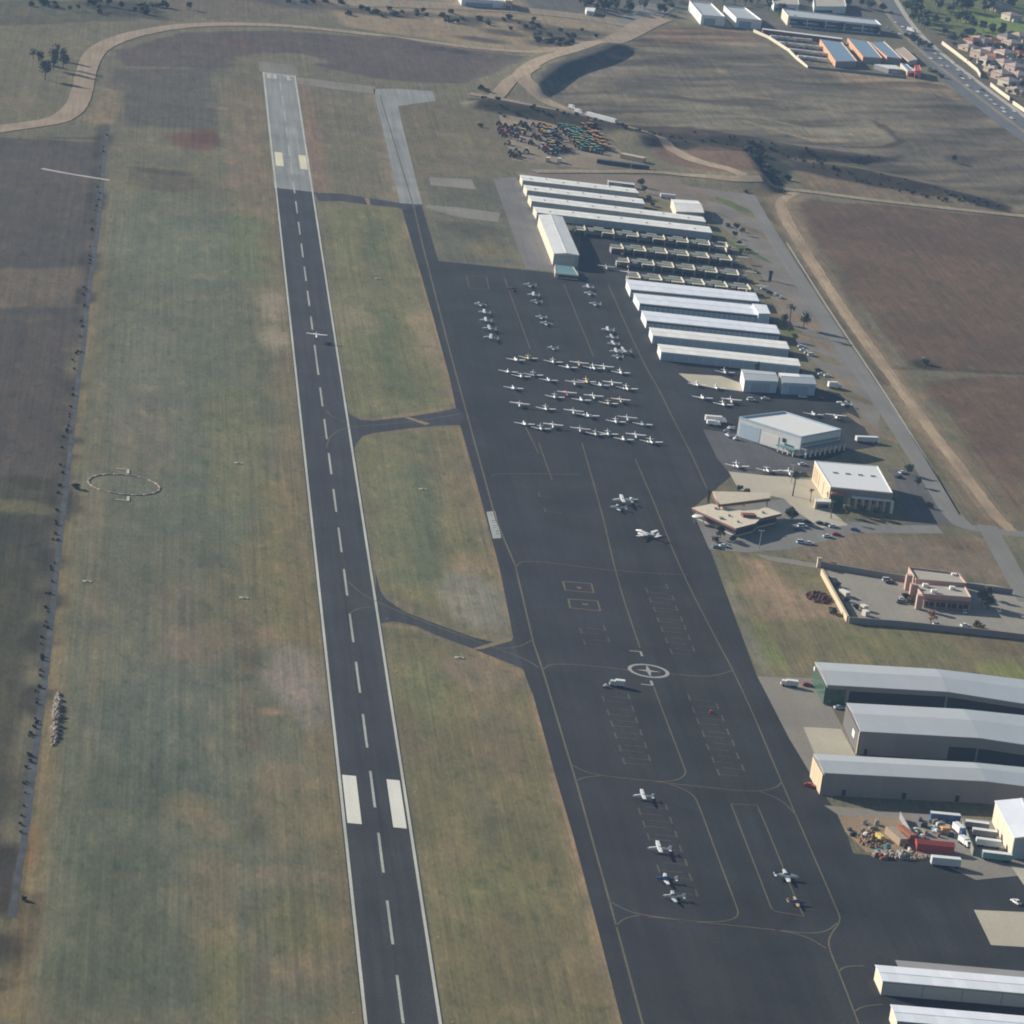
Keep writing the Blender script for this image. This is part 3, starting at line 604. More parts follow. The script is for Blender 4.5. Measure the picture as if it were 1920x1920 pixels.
fillpoly("hangar_margin", pz([(1678,1800),(1930,1822),(1935,1850),(1690,1826)]), Z2, M_CONCG)
fillpoly("station_lot", pz([(1548,1066),(1560,1062),(1700,1082),(1860,1096),(1900,1105),(1935,1120),(1935,1196),(1760,1178),(1600,1160)]), Z1, pave_mat("lot_concrete", alb(152,148,140), .09, .03))
fillpoly("station_walk", pz([(1415,1038),(1530,1056),(1548,1068),(1440,1050)]), Z1, M_PADG)
fillpoly("machinery_yard", pz([(935,215),(1030,225),(1130,250),(1165,285),(1215,310),(1120,318),(960,300)]), Z1, pave_mat("yard_dirt", alb(142,130,116), .16, .03))
# dry grass and dirt islands that break up the gravel lot
def island(u, v, rx, ry, m, z):
    r8 = random.Random(int(u*7+v)); x0, y0 = px(u, v); a, b = abs(px(u+rx, v)[0]-x0), abs(px(u, v-ry)[1]-y0); P = []
    for i in range(26):
        t = 2*math.pi*i/26; q = r8.uniform(.78, 1.12); P.append((x0+a*q*math.cos(t)+(b*q*math.sin(t))*-.35, y0+b*q*math.sin(t)))
    return fillpoly("verge", P, z, m)
M_VERGE = pave_mat("dry_verge", alb(122,114,92), .2, .08); M_VERGE2 = pave_mat("dirt_verge", alb(134,120,104), .2, .08); M_VERGE3 = pave_mat("green_verge", alb(96,108,72), .2, .08)
for i_, (u, v, rx, ry, m_) in enumerate([(1400,398,16,26,M_VERGE),(1372,384,16,12,M_VERGE3),(1426,440,10,34,M_VERGE),(1386,462,10,26,M_VERGE3),(1412,496,18,7,M_VERGE2),(1462,566,26,9,M_VERGE2),(1500,600,26,14,M_VERGE2),(1488,622,20,10,M_VERGE3),(1530,642,18,14,M_VERGE2),(1545,672,20,12,M_VERGE),(1575,712,16,14,M_VERGE2),(1600,742,16,14,M_VERGE),(1630,800,14,24,M_VERGE2),(1360,352,26,7,M_VERGE2),(1330,372,14,8,M_VERGE)]): island(u, v, rx, ry, m_, Z2+.0004*i_)
# roads
road("access_road", [(1402,362),(1440,430),(1500,525),(1560,620),(1640,735),(1740,890),(1790,975),(1820,992),(1930,1003)], (9,10), M_ROADG, Z3, .1)
road("access_road_curb", [(1490,520),(1560,630),(1640,748),(1745,905),(1795,985)], 1.0, M_CONC, Z4, .05) if False else None
road("side_road", [(1850,985),(1885,1050),(1930,1130)], 10, M_ROADG, Z2, .1)
road("sidewalk", [(1475,455),(1560,590),(1650,722),(1740,865),(1800,965)], .9, M_CONC, Z3, .05)
road("dirt_lane", [(-60,252),(0,242),(60,234),(110,226),(140,205),(152,180),(158,150),(168,112),(188,88),(240,66),(330,49),(420,45),(520,47),(640,58),(800,78),(900,92),(1010,102)], (15,13), M_DIRT)
road("haul_road", [(1240,34),(1215,42),(1165,72),(1095,97),(1030,118),(985,140),(972,158),(1000,178),(1040,200),(1090,214),(1150,232),(1215,252),(1260,280),(1290,302),(1330,319),(1365,333),(1392,347)], (24,7), M_DIRT)
road("farm_road", [(880,176),(930,184),(1000,200),(1080,218),(1110,222)], 11, M_DIRT)
road("track_fork", [(930,182),(960,158),(1000,140)], 12, M_DIRT)
road("boundary_track", [(1000,322),(1120,322),(1230,322),(1300,332),(1380,350),(1500,357),(1620,374),(1800,394),(1940,408)], 10, pave_mat("pale_track", alb(150,138,120), .1, .1))
M_TRACK = pave_mat("field_dirt_track", alb(164,148,126), .16, .12, .1)
FT = [(1495,360),(1462,376),(1470,405),(1520,488),(1580,580),(1660,690),(1740,800),(1810,890),(1865,965),(1898,996)]
for i_, (du, ww) in enumerate(((-9, 1.8), (-1, 4.6), (8, 1.5))): road("field_track", [(u+du, v) for u, v in FT], ww, M_TRACK, .05+.01*i_, .5)
road("north_road", [(620,4),(760,8),(900,14),(1010,22),(1110,34),(1180,46)], 34, pave_mat("pale_road", alb(146,134,118), .08, .1))
road("spur_road", [(1185,48),(1205,30),(1235,10)], 30, M_ROADG)
fillpoly("highway", pz([(1640,-25),(1655,5),(1690,60),(1722,97),(1770,151),(1870,232),(1945,284),(1960,250),(1860,178),(1780,117),(1730,74),(1702,40),(1668,-25)]), Z2, M_HWY)
road("median", [(1645,0),(1668,32),(1700,72),(1745,112),(1800,155),(1868,208),(1925,250)], 4, pave_mat("median_soil", alb(142,134,118), .1, .05), Z3)
road("highway_verge", [(1668,-20),(1702,36),(1732,72),(1782,114),(1862,175),(1940,232)], 5, M_CONC, Z4)
struct("ditch", ribbon(MB(), smooth_line(pz([(203,240),(196,290),(190,370),(178,470),(164,560),(158,640),(148,700),(136,800),(126,900),(112,1010),(100,1130),(86,1260),(66,1410),(48,1560),(32,1650),(22,1720)]), 3), (1.9,2.4), .03, jit=.22), M_WATER)
road("pale_path", [(78,316),(130,326),(205,338)], 4, M_CONC, .06)

# painted lines
def marks(name, lines, w, m, z=Z5, smooth=2):
    mb = MB()
    for L_ in lines: ribbon(mb, smooth_line(pz(L_), 5, smooth), w, z)
    return struct(name, mb, m)
Z_a = zm(960, 1240, 3.5556); Z_b = zm(1100, 1560, 2.3415); Z_c = zm(860, 860, 3.84); Z_d = zm(840, 460, 4.8)
marks("taxiway_centre_line", [[(712,178),(740,270),(775,385),(795,470),(840,645),(875,775),(897,855),(930,975),(966,1060),(1000,1205),(1017,1255),(1080,1465),(1158,1745),(1205,1920),(1240,2060)]], .75, M_YMARK, smooth=0)
marks("apron_taxi_line", [
    [(1091,830),(1130,965),(1158,1090),(1200,1215)], Z_a([(945,170),(1050,450),(1150,710),(1160,745),(1130,780),(1060,802),(950,800),(590,762),(480,735),(400,690)]),
    Z_a([(415,805),(470,775),(590,762)]), Z_a([(950,800),(1060,815),(1200,880),(1240,940),(1370,1300),(1500,1640),(1512,1690),(1470,1725),(1300,1745),(850,1690),(740,1650),(640,1595)]),
    Z_a([(690,1770),(740,1715),(850,1692)]), Z_a([(1060,815),(1250,835),(1500,862),(1650,868),(1770,840),(1800,800)]), Z_a([(1650,868),(1800,925),(1890,1020)]),
    [(1191,860),(1230,951),(1277,1071),(1355,1222),(1366,1240),(1410,1333),(1466,1468),(1506,1560),(1570,1707),(1577,1727),(1557,1752),(1552,1774),(1574,1825),(1610,1920)],
    [(1140,533),(1202,673),(1239,736),(1255,772),(1296,850),(1325,915)],
    Z_b([(270,372),(540,400),(830,430),(960,445),(1050,440),(1100,400)]), Z_b([(830,430),(960,455),(1050,510)]), Z_b([(1105,615),(1130,590),(1220,588)]), Z_b([(1175,790),(1210,765),(1300,757)]),
    [(1017,1256),(1035,1243),(1130,1250),(1185,1258)], [(1250,1263),(1330,1270),(1372,1258)], [(966,1065),(975,1053),(1010,1052),(1145,1070),(1290,1078)],
    [(612,840),(616,822),(632,808),(660,800),(760,793),(865,776)], [(612,770),(622,782),(655,792)], [(652,1090),(680,1115),(720,1135),(800,1168),(900,1205),(985,1235),(1010,1252)], [(655,1150),(672,1140),(700,1138)], [(925,1215),(970,1215),(998,1200)],
    [(920,893),(935,888),(1000,888),(1085,890)]], .55, M_YMARK)
marks("tie_down_line", [[(946,522),(994,654)], [(1057,533),(1113,668)], [(985,800),(1010,850)], [(1010,830),(1035,900)], Z_a([(1460,950),(1635,960),(1720,1160),(1890,1580),(1945,1700)]), Z_a([(1460,950),(1600,1310),(1730,1650),(1760,1668),(1945,1700)]),
    [(874,517),(912,518),(917,543),(880,541),(874,517)]], .5, M_YMARK, smooth=0)
mk = MB()
def stall(pts, side):
    for u, v in pts:
        x, y = px(u, v)
        mk.sheet([(x-.3,y-3.4),(x+.3,y-3.4),(x+.3,y+3.4),(x-.3,y+3.4)], Z5)
        x0, x1 = (x+.3, x+8) if side > 0 else (x-8, x-.3)
        mk.sheet([(x0,y-2.2),(x1,y-2.2),(x1,y-1.85),(x0,y-1.85)], Z5)
stall(Z_a([(610,250),(640,340),(665,415),(690,495),(720,580),(745,665),(1180,240),(1210,325),(1240,400),(1275,485),(1305,570),(1340,655),(1375,740),(850,1000),(880,1085),(910,1170),(975,1380)]), 1)
stall(Z_a([(780,235),(805,315),(830,395),(860,475),(890,560),(915,645),(1370,300),(1405,380),(1440,470),(1475,545),(1505,630),(1540,710),(1030,970),(1060,1060),(1095,1155),(1125,1250),(1160,1340),(1190,1440),(1230,1545)]), -1)
stall(Z_c([(1355,950),(1380,1020),(1410,1085),(1435,1160),(1465,1230),(1495,1310),(1530,1390),(880,1240),(905,1320),(580,260),(620,370)]), 1)
stall(Z_c([(1500,920),(1545,1005),(1570,1080),(1605,1155),(1630,1215),(1660,1290),(1690,1370),(1050,1220),(1080,1305)]), -1)
struct("tie_down_marking", mk, M_YMARK2)
mk = MB()
def outline(q, w):
    P = pz(q); 
    ribbon(mk, P+[P[0]], w, Z5+.004)
for q in (Z_c([(750,885),(955,900),(972,965),(768,948)]), Z_c([(790,1010),(1000,1025),(1020,1095),(803,1075)])): outline(q, .9)
mk.sheet(pz(Z_c([(850,922),(880,924),(884,938),(854,936)])), Z5); mk.sheet(pz(Z_c([(885,1042),(930,1046),(934,1056),(890,1052)])), Z5)
struct("helipad_marking", mk, pave_mat("helipad_yellow", alb(122,112,92), .1, .02))
# compass rose
cx, cy = px(1216, 1258); mk = MB()
n = 56; r0, r1 = 6.9, 8.4
for i in range(n):
    a, b = 2*math.pi*i/n, 2*math.pi*(i+1)/n
    mk.add([(cx+r*math.cos(t), cy+r*math.sin(t), Z5+.006) for r, t in ((r0,a),(r1,a),(r1,b),(r0,b))], [(0,1,2,3)])
for a in range(4):
    t = a*math.pi/2; R_ = 7.2 if a % 2 else 5.2
    for s in (-1, 1):
        mk.add([(cx, cy, Z5+.01), (cx+R_*math.cos(t), cy+R_*math.sin(t), Z5+.01), (cx+1.3*math.cos(t+s*math.pi/4), cy+1.3*math.sin(t+s*math.pi/4), Z5+.01)], [(0,1,2) if s > 0 else (0,2,1)])
for (u, v) in ((1202.5, 1226), (1222, 1281)):
    x, y = px(u, v); d = 1 if v < 1250 else -1
    mk.sheet([(x-.5,y-3),(x+.5,y-3),(x+.5,y+3),(x-.5,y+3)], Z5+.012); yy = y+2.6*d
    mk.sheet([(x-4.6,yy-.45),(x-.5,yy-.45),(x-.5,yy+.45),(x-4.6,yy+.45)], Z5+.012)
struct("compass_rose", mk, pave_mat("compass_white", alb(160,163,158), .06, .02))
# painted panel beside the taxiway, its lettering worn beyond reading
q = pz([(912,960),(928,958),(940,1009),(924,1010)]); mk = MB().sheet(q, Z4)
struct("pavement_panel", mk, pave_mat("panel_white", alb(166,170,168), .09, .02))
mk = MB(); dx, dy = q[1][0]-q[0][0], q[3][1]-q[0][1]
for i, (a, b, t0, t1) in enumerate([(.45,.52,.05,.2),(.3,.85,.34,.37),(.3,.8,.42,.44),(.35,.85,.52,.545),(.3,.75,.60,.62),(.55,.9,.72,.76),(.5,.9,.82,.85),(.2,.35,.1,.12)]):
    f = lambda s, t: (q[0][0]*(1-s)*(1-t)+q[1][0]*s*(1-t)+q[2][0]*s*t+q[3][0]*(1-s)*t, q[0][1]*(1-s)*(1-t)+q[1][1]*s*(1-t)+q[2][1]*s*t+q[3][1]*(1-s)*t)
    mk.sheet([f(a,t0), f(b,t0), f(b,t1), f(a,t1)], Z5)
struct("panel_lettering", mk, pave_mat("worn_lettering", alb(118,122,124), .1, .02))
# ---------------------------------------------------------------- buildings
def lerp(a, b, t): return (a[0]+(b[0]-a[0])*t, a[1]+(b[1]-a[1])*t)
def inset(Q, d):
    out = []
    for i in range(4):
        p, a, b = Q[i], Q[(i+1) % 4], Q[i-1]
        la, lb = math.dist(p, a), math.dist(p, b)
        out.append((p[0]+(a[0]-p[0])/la*d+(b[0]-p[0])/lb*d, p[1]+(a[1]-p[1])/la*d+(b[1]-p[1])/lb*d))
    return out
def cen(Q): return (sum(p[0] for p in Q)/len(Q), sum(p[1] for p in Q)/len(Q))
def panel(mb, A, B, m0, m1, z0, z1, off=.06, th=.12, mi=0):
    """a slab on the wall that runs A->B with the building on its left, from m0 to m1 metres along"""
    L = math.dist(A, B); dx, dy = (B[0]-A[0])/L, (B[1]-A[1])/L; ox, oy = dy, -dx
    P = []
    for m, o in ((m0, off), (m1, off), (m1, off-th-.05), (m0, off-th-.05)): P.append((A[0]+dx*m+ox*o, A[1]+dy*m+oy*o))
    return mb.prism(P, z0, z1, mi)
def gable(name, label, cat, rq, h, rise, wm, rm, group=None, eave=.35, along='WE', z=0.0, fascia=None):
    """rq: roof corners NW NE SE SW in the photo at eave height; ridge runs W-E or N-S"""
    Q = pz(rq, z+h); C = cen(Q); T = thing(name, label, cat, (C[0], C[1], z), group=group); org = (C[0], C[1], z)
    W = inset(Q, eave)
    if along == 'WE': r0, r1 = lerp(W[0], W[3], .5), lerp(W[1], W[2], .5); R0, R1 = lerp(Q[0], Q[3], .5), lerp(Q[1], Q[2], .5)
    else: r0, r1 = lerp(W[0], W[1], .5), lerp(W[3], W[2], .5); R0, R1 = lerp(Q[0], Q[1], .5), lerp(Q[3], Q[2], .5)
    zt = z+h; d = rise*.97
    v = [(*p, z) for p in W]+[(*p, zt) for p in W]+[(*r0, zt+d), (*r1, zt+d)]
    if along == 'WE': f = [(1,0,4,5),(3,2,6,7),(0,3,7,8,4),(2,1,5,9,6)]
    else: f = [(0,3,7,4),(2,1,5,6),(1,0,4,8,5),(3,2,6,9,7)]
    MB().add(v, f).build("wall", wm, T, org)
    mb = MB()
    pairs = ((Q[0],Q[1],R1,R0), (R0,R1,Q[2],Q[3])) if along == 'WE' else ((Q[0],R0,R1,Q[3]), (R0,Q[1],Q[2],R1))
    for a, b, c, e in pairs:
        zz = [zt+rise if p in (R0, R1) else zt for p in (a, b, c, e)]
        P = [(a, zz[0]), (b, zz[1]), (c, zz[2]), (e, zz[3])]
        vs = [(*p, q+.02) for p, q in P]+[(*p, q+.22) for p, q in P]
        s = sum(P[i][0][0]*P[(i+1)%4][0][1]-P[(i+1)%4][0][0]*P[i][0][1] for i in range(4))
        fs = [(3,2,1,0),(4,5,6,7),(0,1,5,4),(1,2,6,5),(2,3,7,6),(3,0,4,7)]
        if s < 0: fs = [g[::-1] for g in fs]
        mb.add(vs, fs)
    rf = mb.build("roof", rm, T, org)
    cap = MB(); l = math.dist(R0, R1); nx_, ny_ = -(R1[1]-R0[1])/l*.35, (R1[0]-R0[0])/l*.35
    cap.prism([(R0[0]+nx_,R0[1]+ny_),(R1[0]+nx_,R1[1]+ny_),(R1[0]-nx_,R1[1]-ny_),(R0[0]-nx_,R0[1]-ny_)], zt+rise+.1, zt+rise+.3); cap.build("ridge_cap", rm, rf, org)
    return T, W, Q, org
def doors(T, org, A, B, n, z0, z1, m, name="door", gap=.25, margin=.5, off=.05):
    L = math.dist(A, B)-2*margin
    for i in range(n):
        mb = MB(); panel(mb, A, B, margin+L*i/n+gap/2, margin+L*(i+1)/n-gap/2, z0, z1, off); mb.build(name, m, T, org)
def band(T, org, A, B, z0, z1, m, name, m0=0.0, m1=None, off=.1):
    mb = MB(); panel(mb, A, B, m0, math.dist(A, B) if m1 is None else m1, z0, z1, off); return mb.build(name, m, T, org)
ROOFS = {}
def flat(name, label, cat, P, h, wm, rm, group=None, para=.5, z=0.0, pw=.35, capm=None):
    """flat roofed block; P: plan corners (places), parapet round the roof"""
    C = cen(P); T = thing(name, label, cat, (C[0], C[1], z), group=group); org = (C[0], C[1], z)
    if sum(P[i][0]*P[(i+1)%len(P)][1]-P[(i+1)%len(P)][0]*P[i][1] for i in range(len(P))) < 0: P = P[::-1]
    MB().prism(P, z, z+h-.02).build("wall", wm, T, org)
    T2 = MB().prism(P, z+h, z+h+.12).build("roof", rm, T, org); ROOFS[T.name] = T2
    if para:
        mb = MB(); n = len(P)
        for i in range(n): panel(mb, P[i], P[(i+1) % n], -.04, math.dist(P[i], P[(i+1) % n])-.3, z+h-.1, z+h+para, .04, pw)
        mb.build("parapet", capm or wm, T, org)
    return T, P, org

# --- north row of long hangars
zA = zm(960, 300, 4.174)
north = [
    ("northernmost long cream hangar row with a plain white roof", [(60,117),(965,226),(995,262),(80,160)]),
    ("long white roofed hangar row just south of the northernmost one", [(88,196),(1020,306),(1040,346),(115,238)]),
    ("long white roofed hangar row third from the north, reaching past the rounded hangar", [(123,277),(1495,448),(1518,487),(150,322)]),
    ("longest white roofed hangar row facing the stepped dark shelters", [(163,366),(1545,524),(1568,573),(192,412)])]
for i, (lb, q) in enumerate(north):
    T, W, Q, og = gable("hangar_row", lb, "hangar", zA(q), 4.3, .14, M_CREAM if i < 3 else M_CREAM, M_WHITE, group="long white hangar rows at the north end")
    band(T, og, W[3], W[2], .2, 3.9, M_WALLGB, "wall_shade_panel", .3, math.dist(W[3], W[2])-.3, .06)  # grey blue panel paints the shade of the cream south wall
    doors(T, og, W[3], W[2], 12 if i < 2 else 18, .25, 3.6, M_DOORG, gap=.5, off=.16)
    rf_ = [c for c in T.children if c.name.startswith("roof")][0]
    for j in range(7):
        p = lerp(lerp(Q[0], Q[1], (j+.6)/7.3), lerp(Q[3], Q[2], (j+.6)/7.3), .3 if j % 2 else .66); mb = MB(); mb.rbox(p[0], p[1], 4.45, 1.1, .9, .55); mb.build("roof_vent", M_STEEL, rf_, og)
T, W, Q, og = gable("hangar", "big white gabled hangar standing crosswise with its lit cream side to the apron", "hangar", zA([(205,430),(395,445),(528,748),(325,735)]), 7.0, .8, M_CREAM, M_ROOFC, along='NS')
band(T, og, W[3], W[2], .2, 6.6, M_WALLGB, "south_front_shade", .2, math.dist(W[3], W[2])-.2, .06); doors(T, og, W[3], W[2], 4, .2, 5.2, M_DOORG, gap=.3, margin=2, off=.16)
T, P, og = flat("office_annex", "low glass fronted annex at the south foot of the big crosswise hangar", "building", pz(zA([(335,822),(480,838),(522,905),(338,888)]), 2.6), 2.6, M_CREAM, M_PTEAL, para=.3)
band(T, og, P[0], P[1], .6, 2.0, M_GLASS, "window", 2, 20); band(T, og, P[3], P[0], .6, 2.1, M_WALLW, "sign_board", .8, 3, .2)
T, W, Q, og = gable("rounded_hangar", "white hangar with a rounded roof beside the gravel lot", "hangar", zA([(1242,308),(1455,322),(1505,415),(1282,404)]), 5.0, 1.5, M_CREAM, M_WHITE)
band(T, og, W[3], W[2], .2, 4.6, M_WALLG, "south_front_shade", .2, None, .06); doors(T, og, W[3], W[2], 3, .2, 4, M_DOORG, margin=3, off=.16)  # grey panel darkens the cream south side to paint its shade
T, W, Q, og = gable("shed", "small grey roofed shed behind the northernmost hangar row", "shed", zA([(745,160),(950,182),(962,197),(755,172)]), 2.6, .4, M_WALLG, M_WHITE)
band(T, og, W[3], W[2], .2, 2.2, M_DOORG, "door", 3, 9)

# --- stepped open shelters (nested tees): 4 rows of weathered roofs with lit cream cross walls
zA2 = zA
rows = [([(505,525),(1560,650)], [(545,530),(770,560),(960,580),(1165,605),(1350,632),(1520,655),(1660,675)], "row of stepped shelters right below the longest hangar"),
        ([(785,668),(1700,765)], [(835,680),(1005,690),(1175,712),(1345,735),(1505,755),(1680,770)], "second row of stepped shelters from the north"),
        ([(845,775),(1760,880)], [(885,785),(1080,805),(1235,830),(1400,850),(1575,870),(1740,885)], "third row of stepped shelters from the north"),
        ([(920,895),(1835,990)], [(960,900),(1130,920),(1305,942),(1470,965),(1650,985),(1815,985)], "row of stepped shelters closest to the bright blue white hangars")]
for (line_, steps, lb) in rows:
    A, B = (px(*zA([p])[0], 3.4) for p in line_); dx, dy = B[0]-A[0], B[1]-A[1]; L = math.hypot(dx, dy); dx, dy = dx/L, dy/L
    C = ((A[0]+B[0])/2, (A[1]+B[1])/2); T = thing("stepped_shelter", "long weathered dark green "+lb, "hangar", (C[0], C[1], 0), group="stepped aircraft shelters"); og = (C[0], C[1], 0)
    W = lambda m, n: (A[0]+dx*m-dy*n, A[1]+dy*m+dx*n)      # along, north
    MB().prism([W(0,-.2),W(L,-.2),W(L,.2),W(0,.2)], 0, 3.2).build("spine_wall", M_CREAM, T, og)
    MB().prism([W(-1,-3.4),W(L+1,-3.4),W(L+1,3.4),W(-1,3.4)], 3.3, 3.55).build("roof", M_ROOFD, T, og)
    for (x, y) in steps:
        p = px(*zA([(x, y)])[0], 2.0); m = (p[0]-A[0])*dx+(p[1]-A[1])*dy
        MB().prism([W(m-6.0,-7.2),W(m+6.4,-7.2),W(m+6.4,-3.3),W(m-6.0,-3.3)], 3.1, 3.32).build("roof_bay", M_ROOFD, T, og)
        MB().prism([W(m+7.2,3.3),W(m+13.5,3.3),W(m+13.5,6.4),W(m+7.2,6.4)], 3.6, 3.8).build("raised_roof_bay", M_ROOFDL, T, og)
        MB().prism([W(m+.9,-8.6),W(m+1.4,-8.6),W(m+1.4,4.4),W(m+.9,4.4)], 0, 4.3).build("cross_wall", M_CREAM, T, og)
        MB().prism([W(m-6.2,-8.8),W(m+.6,-8.8),W(m+.6,-6.4),W(m-6.2,-6.4)], 3.35, 3.6).build("canopy", M_CREAM, T, og)
        MB().prism([W(m-6.2,-8.2),W(m-5.8,-8.2),W(m-5.8,-.4),W(m-6.2,-.4)], 0, 3.0).build("side_wall", M_WALLG, T, og)

# --- five bright hangar rows beside the access road
zB = zm(1140, 460, 3.84)
five = [("northernmost of the bright blue white hangar rows beside the access road", [(128,246),(1062,345),(1090,405),(160,318)], 1),
        ("blue white hangar row with a raised block at its east end", [(182,346),(1100,437),(1128,508),(225,418)], 1),
        ("third blue white hangar row, its shaded front ribbed with doors", [(238,470),(1210,577),(1240,640),(275,542)], 1),
        ("cream white hangar row with plain panelled front, second from the south", [(295,592),(1285,695),(1307,750),(320,650)], 0),
        ("southernmost white hangar row beside the access road, plain panelled front", [(356,711),(1368,820),(1387,872),(380,768)], 0)]
for lb, q, blue in five:
    T, W, Q, og = gable("hangar_row", lb, "hangar", zB(q), 4.6, .12, M_WALLW, M_ROOFB if blue else M_WHITE, group="five bright hangar rows beside the access road")
    if blue:
        band(T, og, W[3], W[2], .15, 4.2, M_WALLB, "front_shade_panel", .2, None, .05); band(T, og, W[3], W[2], 3.35, 4.1, M_PDARK, "eave_shadow_strip", .5, math.dist(W[3],W[2])-.5, .3)  # dark strip paints the eave shadow, blue panel the wall's shade
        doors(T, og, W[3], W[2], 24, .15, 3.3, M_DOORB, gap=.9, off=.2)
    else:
        band(T, og, W[3], W[2], .15, 4.3, M_WALLB, "front_shade_panel", .2, None, .05); doors(T, og, W[3], W[2], 10, .15, 3.9, M_DOORB, gap=.45, off=.14)  # blue panel tints the white front with its shade
    if "raised" in lb:
        P = pz(zB([(1040,422),(1140,430),(1168,492),(1085,490)]), 6.3); MB().prism(P, 0.01, 6.1).build("end_block", M_WALLB, T, og); MB().prism([lerp(p, cen(P), -.03) for p in P], 6.12, 6.4).build("end_block_roof", M_ROOFB, T, og)

# --- pair of pale hangars south of them
zC = zm(1240, 680, 4.174)
T, W, Q, og = gable("hangar", "pale square hangar with a bright gable beside the pale slab", "hangar", zC([(622,52),(893,78),(915,150),(650,140)]), 6.2, .9, M_WALLW, M_ROOFG, eave=.3)
band(T, og, W[3], W[2], .2, 5.8, M_WALLB, "south_front_shade", .2, None, .06); doors(T, og, W[3], W[2], 3, .2, 4.8, M_DOORB, margin=4, off=.16)
T, W, Q, og = gable("hangar", "pale blue square hangar with one lighter roof panel, next to the road", "hangar", zC([(915,82),(1185,100),(1213,172),(945,158)]), 6.2, .9, M_WALLW, M_ROOFG2, eave=.3)
band(T, og, W[3], W[2], .2, 5.8, M_WALLB, "south_front_shade", .2, None, .06); doors(T, og, W[3], W[2], 3, .2, 4.6, M_DOORB, margin=4, off=.16)
a, b = lerp(Q[0], Q[1], .02), lerp(Q[0], Q[1], .58); c, d = lerp(lerp(Q[0],Q[3],.5), lerp(Q[1],Q[2],.5), .58), lerp(lerp(Q[0],Q[3],.5), lerp(Q[1],Q[2],.5), .02)
mb = MB(); v = [(*a,6.46),(*b,6.46),(*c,7.34),(*d,7.34)]; mb.add(v+[(x,y,z+.06) for x,y,z in v], [(0,1,2,3),(7,6,5,4),(0,4,5,1),(1,5,6,2),(2,6,7,3),(3,7,4,0)]); mb.build("roof_panel", M_WHITE, T, og)

# --- large turned hangar with arcade
zD = zm(1290, 740, 5.486)
P = pz(zD([(525,245),(985,188),(1575,372),(1165,450)]), 9.2); Wc, Nc, Ec, Sc = P
T, P, og = flat("arcade_hangar", "large white hangar turned askew with a blue parapet and an arcade along its south side", "hangar", [Wc, Sc, Ec, Nc], 9.2, M_WALLW, M_TRIM, para=1.0, capm=M_WALLB)
L1, L2 = math.dist(Wc, Sc), math.dist(Sc, Ec)
band(T, og, Wc, Sc, .2, 7.6, M_WALLB, "hangar_door", L1*.04, L1*.36); band(T, og, Wc, Sc, .2, 6.4, M_TRIM, "pale_door", L1*.4, L1*.66, .18)
band(T, og, Wc, Sc, 4.6, 6.6, M_DARK, "window", L1*.72, L1*.77, .2); band(T, og, Wc, Sc, 3.6, 4.2, M_GLASS, "window", L1*.76, L1*.9, .2)
band(T, og, Sc, Ec, 5.0, 6.4, M_PTEAL, "window_strip", 1, L2-1, .14)
MB().prism([(lambda m, n: (Sc[0]+(Ec[0]-Sc[0])/L2*m+(Ec[1]-Sc[1])/L2*n, Sc[1]+(Ec[1]-Sc[1])/L2*m-(Ec[0]-Sc[0])/L2*n))(m, n) for m, n in ((-.5,.1),(L2+.5,.1),(L2+.5,4.2),(-.5,4.2))], 4.0, 4.5).build("arcade", M_WALLG, T, og)
fa = lambda m, n: (Sc[0]+(Ec[0]-Sc[0])/L2*m+(Ec[1]-Sc[1])/L2*n, Sc[1]+(Ec[1]-Sc[1])/L2*m-(Ec[0]-Sc[0])/L2*n)
for i in range(9):
    m = .3+i*(L2-1.2)/8; MB().prism([fa(m,3.2),fa(m+.8,3.2),fa(m+.8,4.0),fa(m,4.0)], 0, 4.0).build("pillar", M_TRIM, [c for c in T.children if c.name.startswith("arcade")][0], og)
fb = lambda m, n: (Wc[0]+(Sc[0]-Wc[0])/L1*m+(Sc[1]-Wc[1])/L1*n, Wc[1]+(Sc[1]-Wc[1])/L1*m-(Sc[0]-Wc[0])/L1*n)
MB().prism([fb(L1*.7,.1),fb(L1-.8,.1),fb(L1-.8,4),fb(L1*.7,4)], 2.9, 3.4).build("entrance_canopy", M_PTEAL, T, og)
for m in (.72, .8, .88, .96): MB().prism([fb(L1*m,3),fb(L1*m+.5,3),fb(L1*m+.5,3.5),fb(L1*m,3.5)], 0, 2.9).build("canopy_post", M_TRIM, [c for c in T.children if c.name.startswith("entrance_canopy")][0], og)

# --- cream hangar with bright white roof (the one the caption pointed at)
zE = zm(1500, 850, 8.727)
P = pz(zE([(240,130),(1270,215),(1515,655),(500,555)]), 9.4); nw, ne, se, sw = P
T, P, og = flat("cream_hangar", "cream walled hangar with a bright white roof, four roof vents and a red tiled band", "hangar", [sw, se, ne, nw], 9.4, M_TAN, M_PWHITE, para=.35, capm=M_TRIM)
L1, L2 = math.dist(sw, se), math.dist(nw, sw)
band(T, og, sw, se, .1, 9.0, M_WALLT, "south_front_shade", .3, L1-.2, .05)  # taupe over the tan wall puts the south shade into colour
for m0, m1 in ((.07,.1),(.16,.19),(.24,.27),(.36,.39),(.62,.66)): band(T, og, nw, sw, 1.2, 7.6, M_WOOD, "window_slot", L2*m0, L2*m1, .1)
for i, t in enumerate((.22, .42, .62, .82)):
    p = lerp(lerp(nw, ne, t), lerp(sw, se, t), .42); mb = MB(); mb.rbox(p[0], p[1], 9.5, 2.6, .9, .5, .1); mb.build("roof_vent", M_STEEL, ROOFS[T.name], og)
